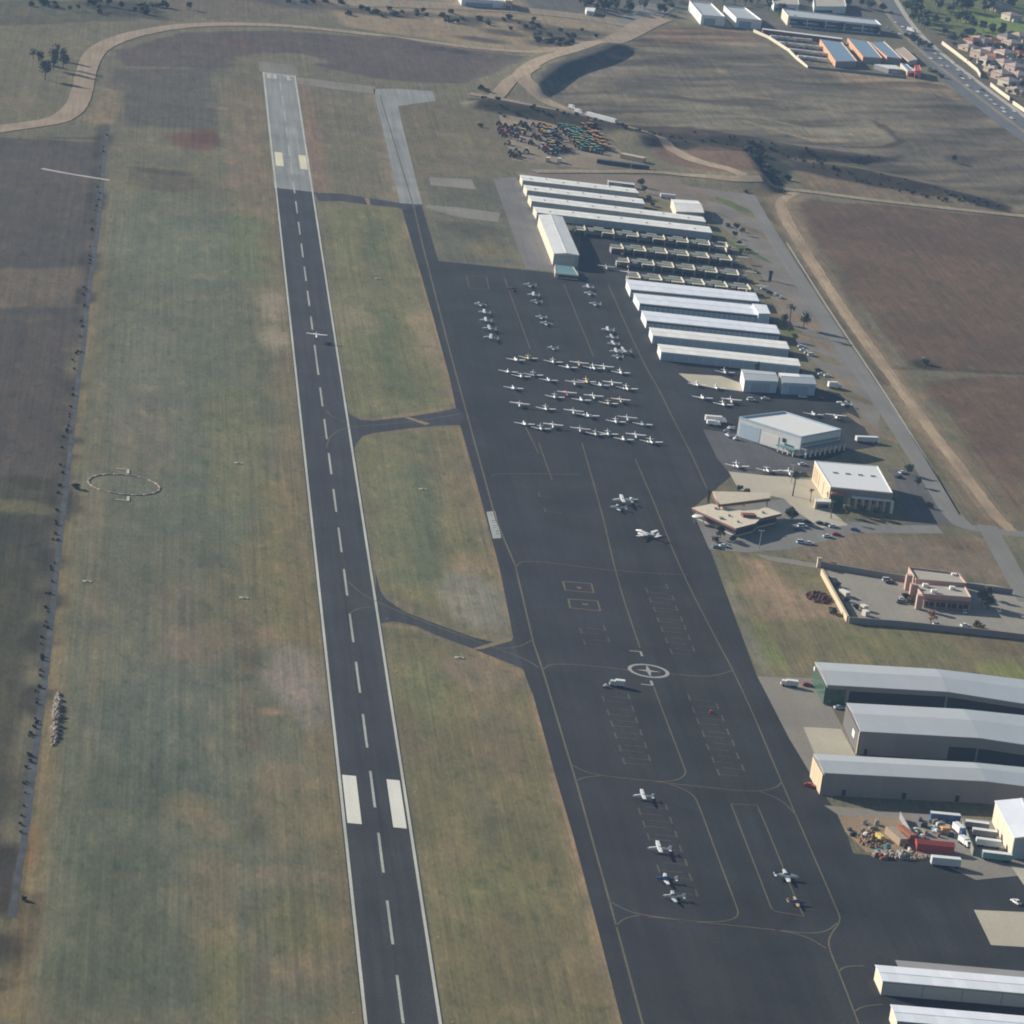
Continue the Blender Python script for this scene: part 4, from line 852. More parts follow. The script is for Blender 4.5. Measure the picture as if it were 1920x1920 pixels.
def proj(A, B, m0, m1, n, z0, z1, m, name):
    L = math.dist(A, B); dx, dy = (B[0]-A[0])/L, (B[1]-A[1])/L; f = lambda m_, n_: (A[0]+dx*m_+dy*n_, A[1]+dy*m_-dx*n_)
    return MB().prism([f(m0,.06),f(m1,.06),f(m1,n),f(m0,n)], z0, z1).build(name, m, T, og)
proj(sw, se, L1*.02, L1*.25, 2.4, 6.6, 7.4, M_TILE, "tiled_canopy"); proj(sw, se, L1*.36, L1*.99, 1.6, 5.6, 6.3, M_TRIM, "pale_band")
proj(sw, se, L1*.99, L1*1.03, 2.2, 0, 6.0, M_TRIM, "corner_pier")
for i in range(6): proj(sw, se, L1*(.30+i*.115), L1*(.345+i*.115), .5, .1, 5.4, M_TAN, "pilaster"); 
for i in range(6): band(T, og, sw, se, .4, 2.6, M_GLASS, "shop_window", L1*(.352+i*.108), L1*(.40+i*.108), .1); band(T, og, sw, se, 3.4, 5.0, M_GLASS, "upper_window", L1*(.352+i*.108), L1*(.40+i*.108), .1)
band(T, og, sw, se, .2, 5.6, M_GGLASS, "entrance_glazing", L1*.03, L1*.24, .12)
q = pz(zE([(250,735),(500,748),(512,803),(255,792)]), 3.6); T, P, og = flat("lobby", "small white roofed lobby at the south west corner of the cream hangar", "building", q, 3.6, M_TAN, M_PWHITE, para=.2, capm=M_TRIM)
band(T, og, P[0], P[1], .5, 2.6, M_GLASS, "window", 1, math.dist(P[0],P[1])-1)

# --- terminal with tan flat roof and red brown fascia
zF = zm(1280, 900, 6.0)
P = pz(zF([(100,315),(330,268),(560,335),(690,350),(860,335),(930,305),(1120,378),(880,432),(815,490),(598,545)]), 5.0)
C = cen(P); T = thing("terminal", "low terminal with an angular tan flat roof and red brown fascia", "building", (C[0], C[1], 0)); og = (C[0], C[1], 0)
if sum(P[i][0]*P[(i+1)%len(P)][1]-P[(i+1)%len(P)][0]*P[i][1] for i in range(len(P))) < 0: P = P[::-1]
MB().prism([lerp(p, C, .14) for p in P], 0, 4.0).build("wall", M_TAN, T, og); MB().prism([lerp(p, C, .13) for p in P], .8, 3.2).build("window", M_GLASS, T, og)
MB().prism([lerp(p, C, .01) for p in P], 3.9, 4.95).build("fascia", M_BRICK, T, og); TR = MB().prism(P, 4.97, 5.12).build("roof", M_TANROOF, T, og)
q = pz(zF([(335,150),(560,175),(985,160),(985,205),(640,290),(405,270)]), 7.4); qa, qb, qc, qd = q[0], q[2], q[3], q[5]
mb = MB(); zs = [8.4, 8.2, 7.6, 7.0]; v = [(*p, z) for p, z in zip((qa,qb,qc,qd), zs)]; mb.add([(x,y,z-.5) for x,y,z in v]+v, [(0,1,2,3),(7,6,5,4),(0,4,5,1),(1,5,6,2),(2,6,7,3),(3,7,4,0)]); mb.build("raised_roof", M_TANROOF, T, og)
mb = MB(); panel(mb, qd, qc, 0, math.dist(qd, qc), 6.0, 7.1, .2, .3); panel(mb, qa, qd, 0, math.dist(qa, qd), 6.4, 7.4, .2, .3); mb.build("raised_fascia", M_BRICK, T, og)
for t in (.02, .5, .95): p = lerp(qd, qc, t); mb = MB(); mb.rbox(p[0], p[1], 4.9 if t < .6 else 0, .7, .7, 1.4 if t < .6 else 6.2); mb.build("column", M_TAN, T, og)
p = lerp(lerp(P[0], P[5], .5), C, .4); a = zF([(740,400)])[0]; p = px(*a, 5.6)
mb = MB(); mb.rbox(p[0], p[1], 5.13, 6.5, 3.6, 1.3, .2); mb.build("roof_plant_box", M_BRICK, TR, og)
for a, s in (((370,320),1.6),((430,430),2.2),((900,365),1.4),((620,470),1.2),((520,400),1.3)):
    p = px(*zF([a])[0], 5.3); mb = MB(); mb.rbox(p[0], p[1], 5.13, s, s*.8, .7, .3); mb.build("roof_unit", M_STEEL, TR, og)
p = px(*zF([(190,405)])[0], 3.4); T = thing("round_canopy", "small white rounded canopy at the west corner of the terminal", "canopy", (p[0], p[1], 0)); og = (p[0], p[1], 0)
rg = [[(p[0]+rx*math.cos(t*math.pi/7), p[1]+rx*.8*math.sin(t*math.pi/7), z) for t in range(14)] for rx, z in ((3.4,2.7),(3.4,3.0),(2.6,3.5),(1.2,3.8))]; MB().ring(rg).build("cover", M_TRIM, T, og, smooth=True)
for sx, sy in ((-2,-1.4),(2,-1.4),(2,1.4),(-2,1.4)): MB().tube((p[0]+sx,p[1]+sy,0),(p[0]+sx,p[1]+sy,2.72),.12).build("post", M_STEEL, T, og)

# --- station in the walled yard
zG = zm(1480, 1020, 4.3636)
P1 = pz(zG([(975,192),(1385,240),(1450,325),(1035,290)]), 6.2); P2 = pz(zG([(1010,318),(1440,352),(1490,440),(1085,410)]), 5.6)
T, P, og = flat("station_building", "salmon walled station of two flat roofed blocks with towers inside the walled yard", "building", [P1[3],P1[2],P1[1],P1[0]], 5.6, M_SALMON, M_PADG if False else M_CONC, para=.9)
MB().prism(P2, 0.01, 5.0).build("south_wing_wall", M_SALMON, T, og); MB().prism(P2, 5.02, 5.14).build("south_wing_roof", M_CONC, T, og)
mb = MB(); Q = [P2[3],P2[2],P2[1],P2[0]]
for i in (0, 1, 3): panel(mb, Q[i], Q[(i+1)%4], -.04, math.dist(Q[i], Q[(i+1)%4])-.3, 4.9, 5.9, .04, .35)
mb.build("south_wing_parapet", M_SALMON, T, og)
L1 = math.dist(Q[0], Q[1])
for i in range(8): band(T, og, Q[0], Q[1], .4, 2.6, M_GLASS, "window", L1*(.06+i*.115), L1*(.06+i*.115)+2.2, .1)
mb = MB(); panel(mb, Q[0], Q[1], .5, L1-.5, 3.0, 3.5, 2.2, 2.2); mb.build("porch_roof", M_TILE, T, og)
for i in range(5): mb = MB(); panel(mb, Q[0], Q[1], .8+i*(L1-2)/4, 1.3+i*(L1-2)/4, 0, 3.0, 2.0, .4); mb.build("porch_post", M_SALMON, T, og)
for a, hh in (((965,255),6.9),((1000,330),6.9),((1052,420),6.4)):
    p = px(*zG([a])[0], hh); mb = MB(); mb.rbox(p[0]+1.2, p[1]+1, 0.02, 2.6, 2.6, hh); mb.build("tower", M_SALMON, T, og)
for a in ((1115,330),(1335,352),(1185,378),(1350,245)):
    p = px(*zG([a])[0], 6.2); mb = MB(); mb.rbox(p[0], p[1], 5.2, 2.4, 2.0, 1.3); mb.build("roof_unit", M_TRIM, ROOFS[T.name], og)

# walls of the yard
def wall(name, label, pts, h, th, m, capm=None, z=0.0, cat="wall", group=None):
    W = [px(u, v, z+h) for u, v in pts]; C = W[0]; T = thing(name, label, cat, (C[0], C[1], z), group=group); og = (C[0], C[1], z)
    mb = MB(); cp = MB()
    ribs = lambda w, a, b: [( (W[i][0]), W[i][1]) for i in range(len(W))]
    L, Rr = [], []
    for i, p in enumerate(W):
        a, b = W[max(0,i-1)], W[min(len(W)-1,i+1)]; l = math.dist(a, b); nx_, ny_ = -(b[1]-a[1])/l, (b[0]-a[0])/l
        L.append((p[0]+nx_*th/2, p[1]+ny_*th/2)); Rr.append((p[0]-nx_*th/2, p[1]-ny_*th/2))
    mb.prism(L+Rr[::-1], z, z+h); mb.build("wall_face", m, T, og)
    e = .06; Lc = [lerp(Rr[i], L[i], 1+e/th) for i in range(len(W))]; Rc = [lerp(L[i], Rr[i], 1+e/th) for i in range(len(W))]
    cp.prism(Lc+Rc[::-1], z+h+.003, z+h+.15); cp.build("coping", capm or m, T, og)
    return T
wall("yard_wall", "tan wall along the west side of the station yard", zG([(268,205),(480,592)]), 2.6, .9, M_TAN)
wall("yard_wall", "long dark shaded wall along the south side of the station yard", zG([(490,600),(900,630),(1640,705),(1960,745)]), 2.6, .5, M_WALLT)  # taupe instead of tan: this wall's shade is painted in
wall("yard_wall", "wall along the north side of the station yard, west of the building", zG([(250,145),(600,205),(950,262)]), 2.6, .5, M_WALLT)
wall("yard_wall", "short dark wall east of the station building by the side road", zG([(1450,318),(1830,370)]), 2.4, .5, M_WALLT)
p = px(*zG([(237,190)])[0]); T = thing("gate_pier", "square cream pier at the north west corner of the station yard", "pier", (p[0], p[1], 0)); mb = MB(); mb.rbox(p[0], p[1], 0, 1.6, 1.6, 4.2); mb.build("shaft", M_CREAM, T, (p[0],p[1],0)); mb = MB(); mb.rbox(p[0], p[1], 4.2, 2, 2, .3); mb.build("capstone", M_TAN, T, (p[0],p[1],0))

# --- three large grey roofed hangars at the right edge, each bent half way
zH = zm(1400, 1220, 3.6923)
def bent(label, NW, NB, SB, SW, NE, SE, h, wm, westm, rise=1.2):
    q = pz(zH([NW,NB,NE,SE,SB,SW]), h); nw, nb, ne, se, sb, sw = q; C = cen(q)
    T = thing("bent_hangar", label, "hangar", (C[0], C[1], 0), group="large grey roofed hangars bent half way"); og = (C[0], C[1], 0)
    ins = [lerp(nw, se, .004), nb, ne, se, sb, lerp(sw, ne, .004)]
    MB().prism(ins[::-1], 0, h-.02).build("wall", wm, T, og)
    mb = MB()
    def slab(a, b, c, d):
        v = [(*p, z) for p, z in ((a,h),(b,h),(c,h),(d,h))]; m0, m1 = lerp(a, d, .48), lerp(b, c, .48)
        vs = [(*a,h),(*b,h),(*m1,h+rise),(*m0,h+rise),(*c,h),(*d,h)]
        mb.add(vs+[(x,y,z+.25) for x,y,z in vs], [(6,9,8,7),(9,11,10,8),(0,1,2,3),(3,2,4,5),(0,6,7,1),(5,4,10,11),(0,3,9,6),(3,5,11,9),(1,7,8,2),(2,8,10,4)])
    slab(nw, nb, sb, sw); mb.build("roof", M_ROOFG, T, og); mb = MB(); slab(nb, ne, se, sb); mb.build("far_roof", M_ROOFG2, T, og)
    return T, (nw, nb, ne, se, sb, sw), og
T, (nw,nb,ne,se,sb,sw), og = bent("northern bent grey hangar with a green glazed west corner", (470,82),(1310,130),(1390,288),(552,240),(2300,250),(2300,430), 8.2, M_WALLT, M_GGLASS)
L1 = math.dist(sw, sb)
band(T, og, nw, sw, .3, 7.4, M_GGLASS, "green_glazing", .6, math.dist(nw,sw)-.4, .1); band(T, og, nw, sw, 5.6, 7.2, M_TRIM, "white_emblem_panel", 1.5, 3.4, .25)
band(T, og, sw, sb, .3, 6.8, M_GGLASS, "corner_glazing", .4, L1*.16, .1); band(T, og, sw, sb, 0.05, 6.3, M_DARK, "open_bay_shade", L1*.2, L1-.5, .1); band(T, og, sb, se, 0.05, 6.3, M_DARK, "open_bay_shade", .5, math.dist(sb,se)-1, .1)  # open bays are flat panels, recess shade painted as dark colour
band(T, og, sw, sb, .05, 7.6, M_WALLT, "bay_pier", L1*.165, L1*.195, .5)
T, (nw,nb,ne,se,sb,sw), og = bent("middle bent grey hangar with a grey west door and one bright pane", (690,365),(1495,408),(1610,608),(785,562),(2300,490),(2300,712), 9.2, M_WALLT, M_WALLG)
L1 = math.dist(nw, sw); band(T, og, nw, sw, .2, 8.8, mat("dark_grey_door",(0.12,0.115,0.11),.7,.06), "sliding_door", .4, L1-1.2, .12); band(T, og, nw, sw, 3.6, 6.2, M_PWHITE, "bright_pane", L1*.62, L1*.76, .3); band(T, og, nw, sw, .1, 9.0, M_TAN, "corner_strip", L1-1.1, L1-.1, .12)
L1 = math.dist(sw, sb); band(T, og, sw, sb, .1, 2.4, M_DARK, "small_door", L1*.06, L1*.085, .1); band(T, og, sw, sb, 0.05, 5.2, M_DARK, "open_bay_shade", L1*.76, L1-.4, .1); band(T, og, sb, se, 0.05, 5.2, M_DARK, "open_bay_shade", .4, math.dist(sb,se)-1, .1)  # dark bay panels stand for the shade inside the recess
T, (nw,nb,ne,se,sb,sw), og = bent("southern bent grey hangar with a lit cream west end", (460,718),(1575,778),(1655,908),(532,850),(2300,848),(2300,990), 8.6, M_WALLT, M_TAN)
L1 = math.dist(nw, sw)
for i in range(4): band(T, og, nw, sw, .1, 8.0, M_TAN, "cream_door", .4+i*(L1-.8)/4+.12, .4+(i+1)*(L1-.8)/4-.12, .12)
L1 = math.dist(sw, sb)
for t in (.13, .5, .83): band(T, og, sw, sb, .2, 2.6, M_DARK, "small_door", L1*t, L1*t+1.5, .1); band(T, og, sw, sb, 3.0, 3.5, M_STEEL, "wall_lamp", L1*t+.3, L1*t+1.2, .4)
P = pz(zH([(1715,1042),(2050,1042),(2180,1295),(1850,1300)]), 8.0)
T, W, Q, og = gable("hangar", "white roofed hangar with a tall cream side wall behind the parked trailers", "hangar", zH([(1715,1042),(2080,1042),(2190,1298),(1850,1300)]), 8.0, 1.0, M_CREAM, M_ROOFB, along='NS')
band(T, og, W[3], W[2], .2, 7.6, M_WALLGB, "south_front_shade", .2, None, .06); doors(T, og, W[0], W[3], 4, .3, 7.0, M_CREAM, "wall_panel", gap=.3, off=.08); doors(T, og, W[3], W[2], 3, .3, 5.5, M_DOORB, off=.16)
for lb, q in (("white hangar row at the lower right corner, four grey door panels in front", [(1265,585),(2500,690),(2530,765),(1297,656)]), ("southernmost white hangar row cut by the bottom edge", [(1332,759),(2500,860),(2530,935),(1360,832)])):
    T, W, Q, og = gable("hangar_row", lb, "hangar", Z_b(q), 4.8, .3, M_CREAM, M_ROOFB, group="white hangar rows at the lower right corner")
    band(T, og, W[3], W[2], .15, 4.5, M_WALLG, "front_shade_panel", .2, None, .05); doors(T, og, W[3], W[2], 7, .15, 4.2, M_DOORG, gap=.3, margin=.3, off=.14)  # grey panel over cream carries the front's painted shade

# --- business park beyond the hill
zI = zm(1280, 0, 6.0); zJ = zm(1600, 0, 6.0)
def tz(q, h): return 0.0
for lb, q in (("western of two white warehouses with bright west walls beyond the hill", [(75,18),(320,48),(478,200),(212,182)]), ("eastern of two white warehouses, its parapet stepped, beyond the hill", [(462,75),(700,95),(890,240),(605,212)])):
    Q = pz(zI(q), 7.5); T, P, og = flat("warehouse", lb, "warehouse", [Q[3],Q[2],Q[1],Q[0]], 7.5, M_PWHITE, M_ROOFG, para=1.2)
    band(T, og, P[0], P[1], .3, 6, M_DOORB, "loading_door", 3, 14); band(T, og, P[3], P[0], .3, 3, M_DOORG, "loading_door", 4, 9)
Q = pz(zI([(1120,105),(2170,230),(2235,290),(1190,190)]), 8.0); T, P, og = flat("office_block", "long glass fronted office block beyond the trees", "office", [Q[3],Q[2],Q[1],Q[0]], 8.0, M_WALLW, M_ROOFG, para=.9)
L1 = math.dist(P[0], P[1]); band(T, og, P[0], P[1], 1, 3.4, M_GLASS, "window_strip", 2, L1-2); band(T, og, P[0], P[1], 4.4, 7, M_GLASS, "window_strip", 2, L1-2); band(T, og, P[3], P[0], .2, 7.8, M_CREAM, "end_panel", .2, None)
for t in (.2,.4,.6,.8): p = lerp(P[0], P[1], t); mb = MB(); panel(mb, P[0], P[1], L1*t, L1*t+1, .1, 7.9, .4, .4); mb.build("pilaster", M_TRIM, T, og)
for lb, q, h in (("cream roofed store at the top edge, west of the other one", [(1000,-10),(1300,-30),(1310,60),(1030,50)], 6), ("cream roofed store at the top edge beside the road trees", [(1470,-10),(1820,-30),(1840,80),(1480,78)], 6)):
    Q = pz(zI(q), h); T, P, og = flat("store", lb, "building", [Q[3],Q[2],Q[1],Q[0]], h, M_WALLW, M_CONC, para=.7); band(T, og, P[0], P[1], .5, 3, M_GLASS, "window", 2, 25)
Q = pz([(860,-14),(945,-8),(952,3),(866,-2)], 6); T, P, og = flat("depot", "white depot at the top edge beyond the pale road", "building", [Q[3],Q[2],Q[1],Q[0]], 6, M_PWHITE, M_WHITE, para=.4); band(T, og, P[0], P[1], .4, 3.4, M_DOORB, "loading_door", 4, 30)
Q = pz([(945,-9),(957,-7),(961,3),(948,2)], 7); T, P, og = flat("depot_block", "cream block at the east end of the white depot", "building", [Q[3],Q[2],Q[1],Q[0]], 7, M_TAN, M_CONC, para=.4); band(T, og, P[0], P[1], .4, 3, M_GLASS, "window", 1, 5)
Q = pz([(1098,14),(1117,15),(1114,22),(1100,20)], 4); T, P, og = flat("shed", "small white shed beside the pale road before the trees", "shed", [Q[3],Q[2],Q[1],Q[0]], 4, M_WALLW, M_WHITE, para=0); band(T, og, P[0], P[1], .3, 2.4, M_DOORG, "door", 2, 5)
# self storage with blue roofs
stor = [("westernmost of three storage blocks with blue roofs and orange walls", [(1545,443),(1782,478),(1955,690),(1722,692)]),
        ("middle storage block with blue roof and broad orange west wall", [(1855,428),(2080,470),(2240,655),(2030,640)]),
        ("easternmost storage block with blue roof and white edge", [(2105,475),(2260,470),(2460,662),(2300,640)])]
for lb, q in stor:
    Q = pz(zI(q), 5.0); T, P, og = flat("storage_block", lb, "storage building", [Q[3],Q[2],Q[1],Q[0]], 5.0, M_ORANGE, M_ROOFBL, para=.3, capm=M_ORANGE, group="storage blocks with blue roofs")
    band(T, og, P[0], P[1], .2, 4.4, M_WALLG, "shaded_front", .3, None, .06); doors(T, og, P[3], P[0], 8, .2, 3, M_ORANGE, "roller_door", gap=1.5, margin=3, off=.1)  # grey panel over orange paints the south side's shade
    band(T, og, P[1], P[2], 4.6, 5.6, M_TRIM, "white_edge", .2, None, .3)
Q = pz(zI([(895,318),(1800,428),(1790,442),(905,332)]), 4.6); T, P, og = flat("storage_row", "long thin white roofed storage row behind the vehicle yard", "storage building", [Q[3],Q[2],Q[1],Q[0]], 4.6, M_BRICK, M_PWHITE, para=0); doors(T, og, P[0], P[1], 14, .2, 3, M_BRICK, "roller_door", gap=1.2)
Q = pz(zJ([(235,722),(480,735),(560,785),(400,772)]), 4); T, P, og = flat("entry_canopy", "bright white wedge shaped roof at the south end of the storage blocks", "canopy", [Q[3],Q[2],Q[1],Q[0]], 4, M_WALLG, M_PWHITE, para=0); band(T, og, P[0], P[1], .2, 2.6, M_DOORG, "door", 3, 8)
Q = pz(zJ([(530,715),(600,725),(690,800),(610,800)]), 4.5); T, P, og = flat("storage_office", "blue roofed storage office beside the highway", "building", [Q[3],Q[2],Q[1],Q[0]], 4.5, M_TAN, M_ROOFBL, para=.4, capm=M_TRIM); band(T, og, P[0], P[1], .6, 2.6, M_GLASS, "window", 2, 8)
Q = pz(zJ([(690,735),(745,735),(765,800),(695,800)]), 6); T, P, og = flat("red_tower", "bright red corner tower of the storage site", "tower", [Q[3],Q[2],Q[1],Q[0]], 6, mat("coral_red_wall", (0.75,0.22,0.17), .7, .05), M_TILE, para=.5); band(T, og, P[0], P[1], .4, 2.4, M_GLASS, "window", 1, 4)
Q = pz(zJ([(455,560),(560,530),(720,670),(625,690)]), 3.6); T, P, og = flat("storage_wing", "pale roofed storage wing between the blue roofs and the highway", "storage building", [Q[3],Q[2],Q[1],Q[0]], 3.6, M_PINKR, M_PINKR, para=.3, capm=M_CREAM); doors(T, og, P[3], P[0], 5, .2, 2.6, M_BRICK, "roller_door", gap=1)
wall("boundary_wall", "pale wall along the hill edge of the storage vehicle yard", zI([(800,330),(970,405),(1190,545),(1270,625),(1410,742)]), 2.4, .5, M_CREAM)
wall("boundary_wall", "low grey wall along the field side of the storage blocks", zI([(1420,745),(1720,775),(2120,815),(2520,855)]), 2.2, .5, M_WALLG)
for lb, pts in (("tan sound wall along the highway, northern stretch", [(1767,77),(1790,94),(1815,113),(1833,128),(1839,139)]), ("tan sound wall along the highway, middle stretch", [(1858,155),(1876,169),(1894,182)]), ("tan sound wall along the highway at the right edge", [(1900,189),(1925,206)])):
    wall("sound_wall", lb, pts, 3.0, .6, M_CREAM, group="sound walls along the highway")
# houses beyond the highway
hs = [(1818,86,"northernmost"),(1840,100,"second"),(1853,113,"third"),(1866,127,"fourth"),(1880,139,"fifth"),(1893,153,"sixth"),(1908,166,"seventh"),(1905,126,"outer"),(1886,100,"back"),(1912,98,"far back"),(1872,11,"tiled"),(1897,30,"cream"),(1860,92,"grey")]
names_ = ["tan house at the north end of the row behind the sound wall","house second from the north behind the sound wall","large pinkish house third along the sound wall","tan house fourth along the sound wall","pale roofed house fifth along the sound wall, facing the wall gap",
    "pinkish tiled house behind the middle sound wall","pinkish tiled house at the south end of the row","house with a bright wall on the street behind the first row","small house behind the first row, half hidden by trees","house at the right edge on the back street","wide red tiled house beyond the golf green","cream house among trees at the golf green","grey roofed house tucked behind the northern houses"]
hs += [(1826,78,""),(1848,80,""),(1872,83,""),(1898,82,""),(1868,108,""),(1898,112,""),(1912,142,""),(1884,118,""),(1862,74,""),(1890,70,""),(1912,68,""),(1838,70,"")]
names_ += ["northern back street house nearest the golf green","back street house above the second house of the sound wall row","back street house between grey roof and right edge","back street house at the upper right edge","house between the front row and the bright walled house","house just right of the back street house pair","house at the right edge above the southern end of the row","house squeezed behind the third and fourth houses","house at the golf green's lower edge, second from left","house at the golf green's lower edge, third from left","house at the golf green's lower edge, at the right edge","house at the golf green's lower edge, leftmost"]
for i, ((u, v, _), lb) in enumerate(zip(hs, names_)):
    x, y = px(u, v, 4); s = 1.0 if i != 10 else 1.6; w, d, h = 15*s, 13, 5.6 if i % 3 else 3.6; rz = .55+RND.uniform(-.1,.1)
    T = thing("house", lb, "house", (x, y, 0), rz, group="houses beyond the highway"); wm = (M_TAN, M_PINKR, M_CREAM)[i % 3]; rm = (M_PINKR, M_TILE, mat("grey_tile_roof",(0.22,0.21,0.2),.9,.15,.6), M_PINKR)[i % 4 if i not in (1,2,3,5,6) else 0]
    MB().box(-w/2,-d/2,0,w/2,d/2,h).build("wall", wm, T)
    o = .6; mb = MB(); a, b = w/2+o, d/2+o; r = w/2-d/2+.5
    mb.add([(-a,-b,h),(a,-b,h),(a,b,h),(-a,b,h),(-r,0,h+2.4),(r,0,h+2.4)], [(0,1,5,4),(2,3,4,5),(1,2,5),(3,0,4),(3,2,1,0)]); mb.build("roof", rm, T)
    gb = MB().box(-w/2+1,-d/2-4,0,-w/2+7,-d/2-.02,2.8); ga = gb.build("garage", wm, T); MB().add([(-w/2+.6,-d/2-4.4,2.82),(-w/2+7.4,-d/2-4.4,2.82),(-w/2+7.4,-d/2-.03,2.82),(-w/2+.6,-d/2-.03,2.82),(-w/2+4,-d/2-3,4),(-w/2+4,-d/2-.03,4)], [(0,1,4),(1,2,5,4),(3,0,4,5),(3,2,1,0)]).build("garage_roof", rm, ga)
    for xx in (1, 4.5): MB().box(xx,-d/2-.08,1,xx+1.6,-d/2+.05,2.4).build("window", M_GLASS, T)
    MB().box(-w/2-.08,-2,1,-w/2+.05,0,2.4).build("window", M_GLASS, T)
# ---------------------------------------------------------------- aircraft: nose along +X, wheels on z = 0
def ell(x, z, ry, rz, n=10, sq=1.0): return [(x, ry*math.cos(2*math.pi*i/n), z+rz*math.sin(2*math.pi*i/n)*sq) for i in range(n)]
def slab_wing(mb, st, th=.16):
    """st: stations (y, x_lead, x_trail, z) from one tip to the other"""
    mb.ring([[(a, y, z), (a-(a-b)*.3, y, z+th*.6), (b, y, z+.02), (b, y, z-.02), (a-(a-b)*.3, y, z-th*.4)] for y, a, b, z in st])
def plane_parts(T, kind, bm, wm, tm):
    hw = kind == 'high'; tw = kind == 'twin'
    k = 1.22 if tw else 1.0
    zf = 1.35 if hw else (1.25 if not tw else 1.5)
    sec = [(3.95,.18,.18,-.05),(3.7,.42,.42,-.03),(2.8,.52,.52,0),(1.6,.56,.68,.12 if hw else .05),(.2,.58,.78,.18 if hw else .10),(-1.0,.48,.62,.16 if hw else .08),(-2.4,.28,.36,.14),(-3.9,.08,.16,.18)]
    if tw: sec = [(4.9,.10,.12,-.1),(4.3,.36,.36,-.05)]+[(a*1.15,b*1.08,c*1.05,d) for a,b,c,d in sec[2:]]
    MB().ring([ell(x, zf+dz, ry, rz) for x, ry, rz, dz in sec[::-1]]).build("fuselage", bm, T, smooth=True)
    cx = (1.7,1.5,.3,-1.1) if not tw else (2.5,2.2,.4,-1.6)
    MB().ring([ell(x, zf+dz, ry, rz) for x, ry, rz, dz in ((cx[3],.1,.1,.6),(cx[3]+.35,.44,.34,.56),(cx[2],.53,.44,.55),(cx[1]-.5,.50,.36,.52),(cx[0]+.2,.3,.08,.48))]).build("canopy", M_GLASS, T, smooth=True)
    span = 5.5*k
    mb = MB()
    if hw: slab_wing(mb, [(-span,.9,-.35,2.28),(-2.6,1.2,-.42,2.2),(0,1.2,-.42,2.17),(2.6,1.2,-.42,2.2),(span,.9,-.35,2.28)])
    else: slab_wing(mb, [(-span,.55,-.55,1.28 if not tw else 1.6),(-1.8*k,1.25,-.55,.92*k),(0,1.35*k,-.6,.85*k),(1.8*k,1.25,-.55,.92*k),(span,.55,-.55,1.28 if not tw else 1.6)])
    mb.build("wing", wm, T)
    if hw:
        for s in (-1, 1): MB().tube((.35, s*.5, 1.0), (.35, s*2.7, 2.16), .045, n=5).build("wing_strut", wm, T)
    x = -3.3*k*(1.06 if tw else 1)
    mb = MB(); slab_wing(mb, [(-1.7*k,x-.1,x-.75,zf+.15),(0,x+.35,x-.8,zf+.15),(1.7*k,x-.1,x-.75,zf+.15)], .1); mb.build("tailplane", wm, T)
    P = [(x+.75,zf+.35),(x-.15,zf+1.55),(x-.8,zf+1.55),(x-.75,zf+.05)]
    MB().add([(a, -.05, b) for a, b in P]+[(a, .05, b) for a, b in P], [(0,1,2,3),(7,6,5,4),(0,4,5,1),(1,5,6,2),(2,6,7,3),(3,7,4,0)]).build("fin", tm, T)
    spots = [(3.98, 0, zf-.05)] if not tw else [(2.55, 2.0, 1.18), (2.55, -2.0, 1.18)]
    for sx, sy, sz in spots:
        if tw: MB().ring([ell(a, sz, b, b) and [(a, sy+q[1], q[2]) for q in ell(a, sz, b, b)] for a, b in ((-.9,.1),(.2,.36),(1.8,.40),(2.45,.25))]).build("engine_nacelle", bm, T, smooth=True)
        pr = MB().box(sx+.02, sy-.07, sz-.95, sx+.07, sy+.07, sz+.95).build("propeller", M_PDARK, T); MB().ring([[(sx+a, sy+q[1], q[2]) for q in ell(sx, sz, b, b, 8)] for a, b in ((0,.16),(.2,.12),(.32,.02))]).build("spinner", bm, pr)
    for wx, wy, r in ((2.7*k,0,.2),(-.1,1.25*k,.23),(-.1,-1.25*k,.23)):
        lg = MB().tube((wx, wy, r), (wx, wy*.8, zf-.4), .05, n=5).build("wheel_leg", M_STEEL, T)
        MB().tube((wx, wy-.09, r), (wx, wy+.09, r), r, n=10).build("wheel", M_RUBBER, lg)
PROTO = {}
BODY = {"white": (M_PWHITE, M_PWHITE, M_PWHITE), "silver": (M_PGREY, M_PGREY, M_PGREY), "bluetail": (M_PWHITE, M_PWHITE, M_PBLUE), "redtail": (M_PWHITE, M_PWHITE, M_PRED), "bluebody": (M_PBLUE, M_PWHITE, M_PWHITE),
        "tan": (M_PTAN, M_PWHITE, M_PTAN), "teal": (M_PTEAL, M_PWHITE, M_PTEAL), "redbody": (M_PRED, M_PWHITE, M_PRED), "orange": (M_PBLUE, M_PTAN, M_PORANGE), "yellow": (M_PYELL, M_PWHITE, M_PYELL), "red": (M_DULLRED, M_DULLRED, M_DULLRED)}
def plane(u, v, kind, paint, head, label, group=None, sc=1.0, lift=0.0, zc=1.2):
    key = (kind, paint)
    if key not in PROTO:
        T = thing("parked_plane", None, "plane"); plane_parts(T, kind, *BODY[paint]); PROTO[key] = T
    x, y = px(u, v, zc+lift)
    o = place(PROTO[key], (x, y, lift), math.radians(head), label, group, sc, "plane")
    return o
S, Nn, W_, E_ = -90, 90, 180, 0
word = {"white":"white","silver":"silver grey","bluetail":"blue finned","redtail":"red finned","bluebody":"blue bodied","tan":"tan nosed","teal":"teal bodied","redbody":"red bodied","orange":"blue and orange","yellow":"yellowish","red":"dull red"}
kw = {"low":"low wing","high":"high wing","twin":"twin engined"}
